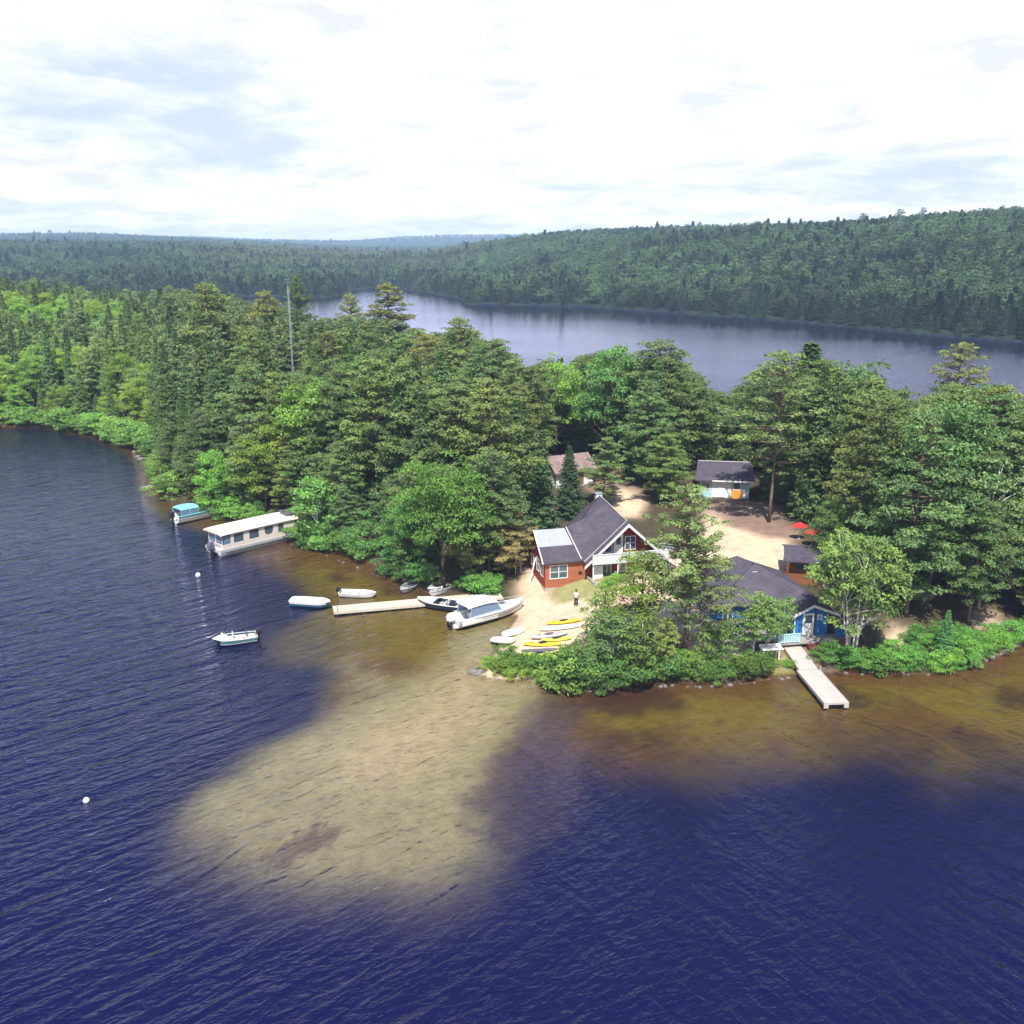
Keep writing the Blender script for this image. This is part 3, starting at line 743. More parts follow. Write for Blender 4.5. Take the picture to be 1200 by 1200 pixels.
shrub_line([(585, 782), (620, 788), (655, 790), (672, 775)], 14, 1.3, 'green bush beside the beached yellow kayaks', 'bushes beside the kayaks', (0.11, 0.19, 0.04), .6)
shrub_line([(645, 803), (690, 808), (722, 803), (760, 798)], 15, 2.5, 'dark green bush on the near shore below the pine clump', 'bushes below the shore pines', (0.075, 0.14, 0.035), .6)
shrub_line([(668, 790), (700, 786), (740, 790)], 5, 2.0, 'tall bush standing between the kayaks and the pine clump', 'bushes between kayaks and pines', (0.085, 0.13, 0.045), .8)
shrub_line([(765, 798), (810, 796), (862, 796), (895, 788)], 20, 1.7, 'leafy bush on the stony shore in front of the blue cabin', 'bushes on the shore before the blue cabin', (0.085, 0.155, 0.035), .6)
shrub_line([(905, 784), (936, 783)], 5, 0.6, 'ankle-high bush on the grassy bank left of the right-hand dock', 'low bushes left of the right-hand dock', (0.13, 0.22, 0.045), .3)
shrub_line([(966, 780), (1000, 783), (1040, 785), (1080, 786)], 22, 1.5, 'bright green bush on the shore right of the white birch', 'bushes right of the white birch', (0.085, 0.19, 0.04), .7)
shrub_line([(1080, 785), (1120, 782), (1150, 772), (1175, 760), (1200, 750), (1260, 740)], 30, 1.5, 'bright green bush on the curved bank at the right edge', 'bushes on the curved right bank', (0.095, 0.20, 0.04), .8)
shrub_line([(1070, 768), (1110, 765), (1150, 752)], 16, 1.3, 'low green scrub behind the curved right bank', 'scrub behind the right bank', (0.075, 0.17, 0.035), 1.2)
shrub_line([(352, 634), (378, 641), (402, 646), (430, 656)], 18, 2.3, 'bright green bush hanging over the water beside the pontoon houseboat', 'bushes beside the pontoon houseboat', (0.115, 0.215, 0.05), .6)
shrub_line([(350, 622), (400, 632), (440, 648)], 12, 3.2, 'taller bush behind the overhanging waterside bushes', 'taller bushes behind the houseboat bank', (0.085, 0.165, 0.045), .9)
shrub_line([(232, 604), (262, 605), (292, 610), (315, 618)], 16, 2.2, 'bright bush between the canopy boat and the houseboat', 'bushes between the two canopied boats', (0.11, 0.22, 0.05), .6)
shrub_line([(455, 668), (480, 680), (505, 690)], 7, 2.4, 'dark bush at the water where the grey craft are pulled in', 'bushes over the grey craft', (0.06, 0.125, 0.035), .5)
shrub_line([(548, 692), (566, 697), (580, 694)], 6, 1.9, 'fresh green bush at the shore end of the long dock', 'bushes at the shore end of the long dock', (0.10, 0.22, 0.05), .4)
shrub_line([(0, 499), (60, 500), (105, 506), (140, 515), (165, 528)], 34, 3.4, 'bush on the far bank of the left bay', 'bushes on the far bay bank', (0.11, 0.20, 0.05), 1.4, 1.3)
shrub_line([(165, 528), (182, 545), (188, 566), (200, 586)], 16, 3.0, 'bush at the inner corner of the bay beyond the canopy boat', 'bushes at the inner corner of the bay', (0.10, 0.18, 0.05), .8)
shrub_line([(706, 690), (724, 684)], 4, 0.8, 'bright green bush under the lodge porch railing', 'bushes under the lodge porch', (0.14, 0.30, 0.05), .3)

# ------------------------------------------------------------------ the mixed wood
SKY = ([-400, 0, 100, 200, 230, 260, 300, 340, 375, 400, 440, 480, 500, 520, 545, 575, 600, 620, 640, 680, 715, 740, 775, 800, 830, 850, 870, 900, 940, 960, 985, 1010, 1040, 1060, 1105, 1150, 1185, 1200, 1400],
       [315, 317, 320, 332, 340, 333, 352, 356, 372, 368, 362, 378, 392, 384, 378, 388, 414, 430, 420, 412, 410, 425, 410, 432, 452, 458, 442, 428, 412, 428, 442, 436, 464, 472, 446, 452, 468, 492, 480])
CLEAR = SANDS + DIRTS + GRASSES[:1] + [pxpoly([(612, 700), (600, 640), (680, 590), (790, 620), (800, 690)], 2.2), pxpoly([(820, 765), (812, 690), (862, 650), (930, 655), (985, 700), (985, 765)], 2),
         pxpoly([(895, 650), (900, 625), (975, 610), (1000, 660), (960, 720)], 2.5), pxpoly([(788, 600), (800, 572), (815, 560), (885, 560), (890, 600), (845, 645), (790, 650)], 2.5), pxpoly([(640, 596), (636, 545), (700, 535), (725, 585)], 3),
         pxpoly([(980, 790), (975, 740), (1040, 735), (1110, 745), (1190, 752), (1210, 770), (1100, 800)], 1)]
cand = []
yy = 76.0
while yy < 470:
    st = 3.7 + max(0, yy - 120) * 0.0085
    xx = -0.75 * yy - 8
    while xx < 0.66 * yy + 6:
        cand.append((xx + rnd.uniform(-.42, .42) * st, yy + rnd.uniform(-.42, .42) * st)); xx += st
    yy += st
cand = np.array(cand); sa = sdist(cand, LAND_A)
ok = sa > 2.2
for p in CLEAR: ok &= sdist(cand, p) < -1.2
cand = cand[ok]; sa = sa[ok]
sp_xy = np.array([(a, b) for a, b, r_ in SPOTS])
ok = np.array([np.hypot(*(sp_xy - c).T).min() > 1.9 for c in cand]); cand = cand[ok]; sa = sa[ok]
cz = land_height(cand)
REG = [(-999, 190, 'left', 'on the slope across the bay at the left edge'), (190, 340, 'bay', 'in the wood behind the canopy boat, left of the mast'), (340, 470, 'mast', 'in the wood between the mast and the pontoon houseboat'),
       (470, 640, 'mid', 'in the wood between the long dock and the far lake'), (640, 850, 'back', 'in the belt between the red lodge and the far lake'), (850, 1000, 'yard', 'in the wood behind the mint cabin and log cabin'), (1000, 9999, 'point', 'on the wooded point at the right edge')]
MIX = {'left': (('maple', .32), ('spruce', .32), ('pine', .10), ('birch', .26)), 'bay': (('spruce', .42), ('pine', .36), ('widepine', .10), ('maple', .12)), 'mast': (('spruce', .46), ('pine', .38), ('widepine', .10), ('maple', .06)),
       'mid': (('pine', .36), ('widepine', .22), ('spruce', .34), ('maple', .08)), 'back': (('spruce', .30), ('pine', .34), ('maple', .22), ('birch', .14)), 'yard': (('pine', .34), ('spruce', .32), ('widepine', .18), ('maple', .16)), 'point': (('pine', .34), ('widepine', .14), ('spruce', .22), ('maple', .20), ('birch', .10))}
WORD = {'pine': 'grey-green pine', 'widepine': 'broad-crowned pine', 'spruce': 'narrow dark spruce', 'maple': 'rounded leafy tree', 'birch': 'light green birch'}
SKYH = {'left': (12, 17), 'bay': (13, 20), 'mast': (13, 20), 'mid': (13, 21), 'back': (12, 21), 'yard': (15, 24), 'point': (15, 24)}
MAST_Y = G(345, 470)[1] + 3
order = np.argsort(np.hypot(cand[:, 0], cand[:, 1]))
overflow = []
nz = fbm(cand[:, 0], cand[:, 1], 26, 77, 2)
for i in order:
    x, y = cand[i]; z = cz[i]; px, py = to_px(x, y, z)
    reg = next(r_ for r_ in REG if r_[0] <= px < r_[1]); k = rnd.uniform(0, 1) ; mix = MIX[reg[2]]
    k = min(.999, max(0, 0.55 * k + 0.45 * (0.5 + nz[i] * 1.1)))
    kind = None
    for nm, f in mix:
        if k < f: kind = nm; break
        k -= f
    kind = kind or mix[-1][0]
    lo, hi = SKYH[reg[2]]; H = rnd.uniform(lo, hi)
    if kind in ('maple', 'birch'): H *= .82
    if sa[i] < 7: H *= rnd.uniform(.5, .85)
    lim = float(np.interp(px, *SKY)) + rnd.uniform(0, 24) * rnd.uniform(0, 1)
    if 322 < px < 366 and y < MAST_Y: lim = max(lim, 434)
    # lower the tree until its tip stays under the skyline
    hmax = H
    while hmax > 3 and to_px(x, y, z + hmax)[1] < lim: hmax -= 0.4
    if hmax < 5:
        if hmax < 3.4: continue
    H = hmax
    if px > 640 and y > 120 and py < 575 and H > 9 and y < 150: pass
    t = [c / TG for c in TINT[kind]]
    if reg[2] == 'left': t = [t[0] * 1.34, t[1] * 1.30, t[2] * 1.25]
    if reg[2] in ('bay', 'mid') and kind in ('pine', 'widepine'): t = [t[0] * 1.12, t[1] * 1.05, t[2] * 1.1]
    wide = (.86 if reg[2] == 'left' else 1.0) + max(0, (12 - H) / 12) * .5
    if COUNT.get(NAMES[kind], 0) >= 285 or abs(x) / y > 0.60 or y > 330:
        overflow.append((x, y, z, H, kind, t)); continue
    tree(kind, x, y, H, WORD[kind] + ' ' + reg[3], {'pine': 'pines ', 'widepine': 'broad pines ', 'spruce': 'spruces ', 'maple': 'leafy trees ', 'birch': 'birches '}[kind] + reg[3], wide, tint=t)
print('TREES', COUNT, 'overflow', len(overflow))

# ------------------------------------------------------------------ woods too many to count: one object each, trees drawn by geometry nodes
fc = bpy.data.collections.new('far_tree_kinds'); fn = bpy.data.collections.new('near_tree_kinds')
def far_proto(nm, tb, lv, h, colc):
    me = lv.mesh(nm, 'far_leaves'); o = bpy.data.objects.new(nm, me); colc.objects.link(o); o['kind'] = 'stuff'; o['label'] = 'trees of the far woods'; return o
for i in range(3): far_proto('a%d_leafy_crown' % i, *make_leafy(300 + i, 12, 4.3, 0.05, 34, card=2.7, crad=(1.0, 1.8), dens=0.9), 12, fc)
for i in range(3): far_proto('b%d_spruce_crown' % i, *make_spruce(310 + i, 15, 2.7, card=2.6), 15, fc)
for i in range(2): far_proto('c%d_pine_crown' % i, *make_pine(320 + i, 16, 3.7, 0.2, card=2.4), 16, fc)
for i in range(2): far_proto('a%d_leafy_crown_near' % i, *make_leafy(330 + i, 12, 4.1, 0.08, 80, card=1.4), 12, fn)
for i in range(2): far_proto('b%d_spruce_crown_near' % i, *make_spruce(340 + i, 15, 2.5, card=1.3), 15, fn)
for i in range(2): far_proto('c%d_pine_crown_near' % i, *make_pine(350 + i, 16, 3.7, 0.22, card=1.4), 16, fn)

def wood_object(name, label, P, S, IDX, TI, colc):
    n = len(P); me = bpy.data.meshes.new(name); me.vertices.add(n); me.vertices.foreach_set('co', np.asarray(P, np.float32).ravel())
    a = me.attributes.new('size', 'FLOAT_VECTOR', 'POINT'); a.data.foreach_set('vector', np.asarray(S, np.float32).ravel())
    a = me.attributes.new('turn', 'FLOAT_VECTOR', 'POINT'); tv = np.zeros((n, 3), np.float32); tv[:, 2] = rng.uniform(0, 6.28, n); a.data.foreach_set('vector', tv.ravel())
    a = me.attributes.new('pick', 'INT', 'POINT'); a.data.foreach_set('value', np.asarray(IDX, np.int32))
    a = me.attributes.new('tint', 'FLOAT_COLOR', 'POINT'); a.data.foreach_set('color', np.concatenate([TI, np.ones((n, 1))], 1).astype(np.float32).ravel())
    o = link_mesh(name, me); tag(o, label, None, None, 'stuff')
    g = bpy.data.node_groups.new(name, 'GeometryNodeTree')
    g.interface.new_socket('Geometry', in_out='INPUT', socket_type='NodeSocketGeometry'); g.interface.new_socket('Geometry', in_out='OUTPUT', socket_type='NodeSocketGeometry')
    N = g.nodes; Lk = g.links
    gi = N.new('NodeGroupInput'); go = N.new('NodeGroupOutput'); ci = N.new('GeometryNodeCollectionInfo'); ci.inputs[0].default_value = colc; ci.inputs['Separate Children'].default_value = True; ci.inputs['Reset Children'].default_value = True
    ip = N.new('GeometryNodeInstanceOnPoints'); ip.inputs['Pick Instance'].default_value = True
    def attr(nm, ty):
        q = N.new('GeometryNodeInputNamedAttribute'); q.data_type = ty; q.inputs[0].default_value = nm; return q.outputs[0]
    Lk.new(gi.outputs[0], ip.inputs['Points']); Lk.new(ci.outputs[0], ip.inputs['Instance']); Lk.new(attr('pick', 'INT'), ip.inputs['Instance Index'])
    er = N.new('FunctionNodeEulerToRotation'); Lk.new(attr('turn', 'FLOAT_VECTOR'), er.inputs[0]); Lk.new(er.outputs[0], ip.inputs['Rotation'])
    Lk.new(attr('size', 'FLOAT_VECTOR'), ip.inputs['Scale']); Lk.new(ip.outputs[0], go.inputs[0])
    md = o.modifiers.new('trees', 'NODES'); md.node_group = g
    return o
KI = {'maple': (0, 1), 'birch': (0, 1), 'spruce': (2, 3), 'pine': (4, 5), 'widepine': (4, 5)}
H0 = {'maple': 12, 'birch': 12, 'spruce': 15, 'pine': 16, 'widepine': 16}
P = []; S = []; I = []; TI = []
for x, y, z, H, kind, t in overflow:
    s = H / H0[kind]; wd = s * (1.25 if kind == 'widepine' else 0.8 if kind == 'birch' else 1.0)
    P.append((x, y, z - .1)); S.append((wd, wd, s)); I.append(rnd.choice(KI[kind])); k = 1 + rnd.uniform(-.25, .25); TI.append([c * k * TG for c in t])
wood_object('forest', 'mixed wood covering the slope across the bay and its back side', P, S, I, np.array(TI), fn)

def far_wood(name, label, d0, d1, sp, seed, poly_test, hmul=1.0, wmul=1.0):
    r = np.random.default_rng(seed); pts = []
    d = d0
    while d < d1:
        s = sp(d); n = int(1.36 * d / s)
        xs = (np.linspace(-.68, .68, n) * d) + r.uniform(-.45, .45, n) * s; ys = np.full(n, d) + r.uniform(-.45, .45, n) * s
        pts.append(np.stack([xs, ys], 1)); d += s
    p = np.concatenate(pts); sb = sdist(p, LAND_B); k = sb > 0.7; p = p[k]; sb = sb[k]; z = land_height(p, None, sb)
    n = len(p); f = fbm(p[:, 0], p[:, 1], 75, 31, 3) + 0.35 * r.normal(size=n); g2 = fbm(p[:, 0], p[:, 1], 240, 35, 3)
    pxs = 600 + FPX * p[:, 0] / p[:, 1] / math.cos(PITCH)
    conif = f < 0.02 + 0.30 * sst(60, 0, sb)
    pine = conif & (r.uniform(size=n) < .28)
    idx = np.where(pine, 6 + r.integers(0, 2, n), np.where(conif, 3 + r.integers(0, 3, n), r.integers(0, 3, n)))
    H = np.where(conif, r.uniform(9, 15, n), r.uniform(9.5, 14.5, n)) * hmul * (0.55 + .45 * sst(0, 14, sb))
    big = r.uniform(size=n) < 0.03; H = np.where(big & conif, H * 1.35, H)
    s = H / np.where(pine, 16, np.where(conif, 15, 12)); w_ = s * wmul * r.uniform(.85, 1.2, n) * np.where(conif & ~pine, 1.18, 1.05)
    c0 = np.array((0.046, 0.086, 0.044)); c1 = np.array((0.070, 0.126, 0.044)); c2 = np.array((0.066, 0.104, 0.046))
    c = np.where(pine[:, None], c2, np.where(conif[:, None], c0, c1)) * (1 + .36 * r.normal(size=(n, 1)).clip(-1.8, 1.8)) * (1 + .22 * g2[:, None])
    mid = (sst(640, 480, pxs) * sst(180, 300, pxs) * sst(1000, 1400, p[:, 1]) * sst(3000, 2400, p[:, 1]))[:, None] * np.clip(.6 + g2[:, None], 0, 1)
    c = c * (1 - mid) + np.array((0.17, 0.19, 0.07)) * mid * (1 + .15 * r.normal(size=(n, 1)))
    wood_object(name, label, np.stack([p[:, 0], p[:, 1], z - .2], 1), np.stack([w_, w_, s], 1), idx, np.clip(c, .01, 1), fc)
    print(name, n)
far_wood('hillside_forest', 'dark mixed forest covering the long hill across the far lake', 300, 1300, lambda d: 6.0 + max(0, d - 450) * .004, 5, None, 1.0, 1.25)
far_wood('distant_forest', 'hazy forest rolling to the horizon', 1300, 5600, lambda d: 10 + (d - 1300) * .0062, 6, None, 1.1, 1.55)
# ------------------------------------------------------------------ materials for made things
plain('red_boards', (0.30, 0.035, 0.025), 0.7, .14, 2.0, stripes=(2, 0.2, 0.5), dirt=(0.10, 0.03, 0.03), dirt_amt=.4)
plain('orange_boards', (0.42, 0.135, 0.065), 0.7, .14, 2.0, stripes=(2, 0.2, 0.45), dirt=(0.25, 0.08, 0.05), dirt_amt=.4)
plain('log_boards', (0.30, 0.10, 0.04), 0.75, .2, 2.0, stripes=(2, 0.28, 0.6), dirt=(0.10, 0.04, 0.02), dirt_amt=.5)
plain('blue_boards', (0.03, 0.17, 0.52), 0.65, .12, 2.0, stripes=(2, 0.2, 0.4), dirt=(0.02, 0.09, 0.30), dirt_amt=.4)
plain('teal_boards', (0.42, 0.68, 0.70), 0.65, .1, 2.0, stripes=(2, 0.2, 0.35))
plain('white_boards', (0.60, 0.62, 0.64), 0.6, .06, 2.0, stripes=(0, 0.25, 0.25), dirt=(0.5, 0.5, 0.48), dirt_amt=.3)
plain('white_paint', (0.80, 0.80, 0.79), 0.5, .05, 2.0, dirt=(0.55, 0.53, 0.50), dirt_amt=.35)
plain('grey_rail', (0.52, 0.50, 0.49), 0.7, .1, 2.0, stripes=(0, 0.14, 0.3), dirt=(0.36, 0.33, 0.31), dirt_amt=.5)
plain('grey_deck', (0.40, 0.36, 0.34), 0.8, .12, 2.0, stripes=(0, 0.15, 0.5), dirt=(0.24, 0.2, 0.18), dirt_amt=.5)
plain('concrete', (0.42, 0.39, 0.35), 0.9, .12, 2.0, dirt=(0.24, 0.2, 0.17), dirt_amt=.5, bump=.4)
plain('tin_sheet', (0.42, 0.44, 0.50), 0.42, .08, 1.2, stripes=(0, 0.45, 0.15), dirt=(0.32, 0.31, 0.33), dirt_amt=.5, metal=.2)
plain('orange_panel', (0.78, 0.34, 0.06), 0.6, .12, 1.5)
plain('maroon', (0.14, 0.03, 0.035), 0.7, .1)
plain('brown_wood', (0.24, 0.12, 0.06), 0.75, .2, 3.0, dirt=(0.12, 0.06, 0.03), dirt_amt=.5)
plain('steel', (0.62, 0.64, 0.66), 0.35, .06, metal=.7)
plain('black_plastic', (0.02, 0.02, 0.024), 0.4, .1)
glass_dark()
def shingles(name, c, warm):
    m, nt = mat_base(name)
    tc = nt('ShaderNodeTexCoord').outputs['Object']
    sp_ = nt('ShaderNodeSeparateXYZ', {0: tc})
    h = sp_.outputs[2]
    row = nt.math('FLOOR', nt.math('DIVIDE', h, 0.13)); fr = nt.math('FRACT', nt.math('DIVIDE', h, 0.13))
    cell = nt('ShaderNodeCombineXYZ', {0: nt.math('FLOOR', nt.math('MULTIPLY', sp_.outputs[0], 2.2)), 1: nt.math('FLOOR', nt.math('MULTIPLY', sp_.outputs[1], 2.2)), 2: row}).outputs[0]
    wn = nt('ShaderNodeTexWhiteNoise', {'Vector': cell}, noise_dimensions='3D').outputs[0]
    big_ = nt.noise(tc, 0.5, 5, 0.6)
    k = nt.math('MULTIPLY_ADD', wn, 0.28, nt.math('MULTIPLY_ADD', big_, 0.9, nt.math('MULTIPLY', nt.math('LESS_THAN', fr, .22), -0.22)), )
    c1 = nt.mix(nt.math('MULTIPLY_ADD', k, 1.2, -.15, clamp=True), tuple(x * .6 for x in c), warm)
    out_surf(nt, nt('ShaderNodeBsdfPrincipled', {'Base Color': c1, 'Roughness': 0.88, 'Specular IOR Level': 0.2, 'Normal': nt('ShaderNodeBump', {'Height': fr, 'Strength': .4, 'Distance': .02}).outputs[0]}).outputs[0])
shingles('dark_shingles', (0.085, 0.075, 0.10), (0.115, 0.10, 0.13))
shingles('brown_shingles', (0.24, 0.16, 0.15), (0.36, 0.26, 0.25))

def window(par, x0, x1, z0, z1, y, nx=1, nz=1, mat='white_paint', side=None, fr=.07):
    """framed window on a wall facing -y (or on a wall facing -x when side is its x)"""
    a = MB(); g_ = MB(); d0, d1 = -0.05, 0.02
    def bx(m, u0, u1, w0, w1, e0, e1):
        if side is None: m.box(u0, u1, y + e0, y + e1, w0, w1)
        else: m.box(side + e0, side + e1, u0, u1, w0, w1)
    bx(a, x0, x0 + fr, z0, z1, d0, d1); bx(a, x1 - fr, x1, z0, z1, d0, d1)
    bx(a, x0 + fr, x1 - fr, z0, z0 + fr, d0, d1); bx(a, x0 + fr, x1 - fr, z1 - fr, z1, d0, d1)
    for i in range(1, nx):
        c = x0 + (x1 - x0) * i / nx; bx(a, c - .035, c + .035, z0 + fr, z1 - fr, d0 + .005, d1)
    for i in range(1, nz):
        c = z0 + (z1 - z0) * i / nz
        for j in range(nx):
            q0 = x0 + (x1 - x0) * j / nx + (fr if j == 0 else .035); q1 = x0 + (x1 - x0) * (j + 1) / nx - (fr if j == nx - 1 else .035)
            bx(a, q0, q1, c - .025, c + .025, d0 + .01, d1)
    w_ = a.build('window', mat, par)
    bx(g_, x0 + fr * .5, x1 - fr * .5, z0 + fr * .5, z1 - fr * .5, -.012, .012); g_.build('pane', 'window_glass', w_)
    return w_
def door(par, x0, x1, z0, z1, y, mat='white_paint', glass=None, label=None):
    d = MB().box(x0, x1, y - .05, y + .01, z0, z1).box(x0 - .06, x0, y - .03, y + .012, z0, z1 + .06).box(x1, x1 + .06, y - .03, y + .012, z0, z1 + .06).build('door', mat, par)
    if label: d['label'] = label
    if glass: MB().box(glass[0], glass[1], y - .062, y - .04, glass[2], glass[3]).build('pane', 'window_glass', d)
    MB().ball((x1 - .12, y - .09, z0 + (z1 - z0) * .48), .04, 8, 6).build('handle', 'black_plastic', d)
    return d
def rail(par, name, pts, h, mat, boards=True, post=1.3):
    """railing along xyz base points"""
    m = MB()
    for a, b in zip(pts, pts[1:]):
        a = Vector(a); b = Vector(b); L = (b - a).length; d = (b - a) / L
        n = max(1, int(L / post))
        for i in range(n + 1):
            p = a + d * L * i / n; m.tube([p, p + Vector((0, 0, h))], .05, 4)
        m.tube([a + Vector((0, 0, h)), b + Vector((0, 0, h))], .05, 4)
        m.tube([a + Vector((0, 0, .12)), b + Vector((0, 0, .12))], .035, 4)
        if boards:
            k = int(L / .17)
            for i in range(k):
                p = a + d * (L * (i + .5) / k); s = d * .065
                m.poly([p - s + Vector((0, 0, .1)), p + s + Vector((0, 0, .1)), p + s + Vector((0, 0, h)), p - s + Vector((0, 0, h))])
    return m.build(name, mat, par)

# ================================================================== the red lodge
LO = (3.4, 95.6); zz = gz(*LO)
L = empty('lodge', 'red and orange wooden lodge with a steep dark roof and white-trimmed front gable', 'house', (LO[0], LO[1], zz + .35), R(15)); L.scale = (1.05, 1.05, 1.05)
MB().box(0, 4.2, 0.0, 6.3, -1.2, .06).build('foundation', 'concrete', L)
MB().box(4.2, 12, 0.0, 8.5, -1.2, .06).build('foundation', 'concrete', L)
# wing: orange front, dark red gable side
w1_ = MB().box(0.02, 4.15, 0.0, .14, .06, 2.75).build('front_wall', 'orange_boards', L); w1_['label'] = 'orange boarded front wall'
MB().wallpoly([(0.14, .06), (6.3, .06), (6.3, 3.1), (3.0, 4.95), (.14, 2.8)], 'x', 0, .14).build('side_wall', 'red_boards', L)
MB().box(.14, 4.2, 6.16, 6.3, .06, 3.0).build('back_wall', 'red_boards', L)
f = MB().slab([(-.3, -.35, 2.72), (3.55, -.35, 2.72), (3.0, 3.0, 5.16), (-.3, 3.0, 5.16)], .12).build('wing_roof', 'dark_shingles', L)
MB().slab([(-.3, 3.0, 5.16), (4.2, 3.0, 5.16), (4.2, 6.7, 3.05), (-.3, 6.7, 3.05)], .12).build('wing_roof', 'dark_shingles', L)
s_ = MB().slab([(-.28, 1.25, 3.93), (3.2, 1.25, 3.93), (2.85, 2.96, 5.175), (-.28, 2.96, 5.175)], .03).build('roof_patch', 'tin_sheet', L); s_['label'] = 'pale grey sheet laid over the upper wing roof'
MB().tube([(-.32, -.38, 2.66), (-.32, 3.0, 5.12), (-.32, 6.7, 3.0)], .07, 4).build('fascia', 'white_paint', L)
MB().tube([(3.62, -.3, 2.86), (3.05, 3.0, 5.26)], .05, 4).build('flashing', 'white_paint', L)
window(L, .45, 2.3, .95, 2.35, 0, 2, 2)
window(L, .6, 1.5, 1.0, 2.3, 0, 1, 2, side=0.0); window(L, 2.0, 2.9, 1.1, 2.5, 0, 1, 2, side=0.0); window(L, 4.0, 4.8, 1.1, 2.3, 0, 1, 1, side=0.0)
MB().tube([(-.1, 3.0, 2.3), (-.9, 2.4, -.2)], .07, 5).build('leaning_board', 'white_paint', L)
MB().box(3.4, 3.75, -.14, 0, 1.35, 1.5).build('wall_box', 'black_plastic', L)
# main block
MB().wallpoly([(4.2, .06), (12, .06), (12, 2.75), (8.1, 6.2), (4.2, 2.75)], 'y', .02, .16).build('gable_wall', 'red_boards', L)
MB().box(4.2, 4.34, .16, 8.5, .06, 3.0).build('side_wall', 'red_boards', L)
MB().box(11.86, 12, .16, 8.5, .06, 2.75).build('side_wall', 'red_boards', L)
MB().wallpoly([(4.34, .06), (11.86, .06), (11.86, 2.75), (8.1, 6.2), (4.34, 2.75)], 'y', 8.36, 8.5).build('back_wall', 'red_boards', L)
rf = MB()
F_ = Vector((8.1, -.75, 6.42)); A_ = Vector((8.1, 7.4, 7.15)); G_ = Vector((3.9, -.75, 2.68)); E1 = Vector((3.55, -.3, 2.82)); E2 = Vector((2.95, 3.0, 5.22)); Bk = Vector((4.1, 8.9, 2.9))
# bell-cast left plane as a fan of strips between the ridge and the eave / flared back edge
n = 8
low = [E1.lerp(E2, i / 5) for i in range(6)]
low = [G_] + low
back = [E2 + (A_ - E2) * t + Vector((0, 0, -1.0 * math.sin(PI * t) * (1 - .3 * t))) for t in (0.2, .4, .6, .8)]
rim_ = low + back
rid = [F_.lerp(A_, i / (len(rim_) - 1)) for i in range(len(rim_))]
for i in range(len(rim_) - 1):
    a, b, c, d = rim_[i], rid[i], rid[i + 1], rim_[i + 1]
    a1, d1 = a.lerp(b, .5) - Vector((0, 0, .12)), d.lerp(c, .5) - Vector((0, 0, .12))
    rf.slab([a, d, d1, a1], .10); rf.slab([a1, d1, c, b], .10)
rf.slab([back[-1], A_, rid[-1], rim_[-1]], .1) if False else None
mr = rf.build('roof', 'dark_shingles', L)
MB().slab([E2, back[1] - Vector((0, 0, .05)), A_ - Vector((0, 0, .02)), Bk], .1).build('roof', 'dark_shingles', L)
MB().slab([F_, A_, Vector((12.5, 8.9, 2.7)), Vector((12.35, -.75, 2.62))], .12).build('roof', 'dark_shingles', L)
MB().slab([(3.72, -1.15, 2.42), (3.95, -.55, 2.66), (8.1, -.55, 6.46), (8.1, -1.15, 6.40)], .12).slab([(8.1, -1.15, 6.40), (8.1, -.55, 6.46), (12.3, -.55, 2.6), (12.5, -1.15, 2.42)], .12).build('gable_overhang', 'dark_shingles', L)
MB().wallpoly([(3.64, 2.30), (8.1, 6.34), (12.58, 2.30), (12.58, 2.04), (8.1, 6.04), (3.64, 2.04)], 'y', -1.23, -1.17).build('bargeboard', 'white_paint', L)
MB().tube([(3.78, -.62, 2.64), (8.1, -.62, 6.56), (8.1, 7.3, 7.22)], .05, 4).build('ridge_strip', 'grey_rail', L)
c_ = MB().box(7.75, 8.4, 7.25, 7.75, 6.2, 7.3).build('chimney', 'white_paint', L); MB().box(7.68, 8.47, 7.18, 7.82, 7.3, 7.38).build('cap', 'steel', c_)
MB().tube([(5.75, 2.2, 4.1), (5.75, 2.2, 4.85)], .07, 8).build('vent_pipe', 'white_paint', L)
# upper floor: white door between two windows, gallery with boarded front
door(L, 7.1, 7.95, 2.95, 4.95, .02, glass=(7.3, 7.75, 3.95, 4.75))
window(L, 8.2, 9.35, 3.3, 4.75, .02, 2, 2); window(L, 5.75, 6.9, 3.2, 4.4, .02, 1, 1)
gal = MB().box(4.3, 12.2, -1.5, .0, 2.62, 2.76).build('balcony_floor', 'grey_deck', L)
MB().box(4.3, 12.2, -1.58, -1.5, 2.55, 3.5).box(12.15, 12.23, -1.5, 0, 2.6, 3.5).box(4.27, 12.26, -1.62, -1.46, 3.5, 3.57).build('balcony_front', 'white_boards', L)
MB().box(12.2, 13.3, -1.2, 1.0, 3.3, 3.4).tube([(13.2, -1.1, 3.3), (13.2, -1.1, -.6)], .07, 5).build('side_canopy', 'tin_sheet', L)
for xq in (4.45, 7.0, 9.8, 12.1): MB().tube([(xq, -1.4, -.8), (xq, -1.4, 2.6)], .06, 5).build('porch_post', 'white_paint', L)
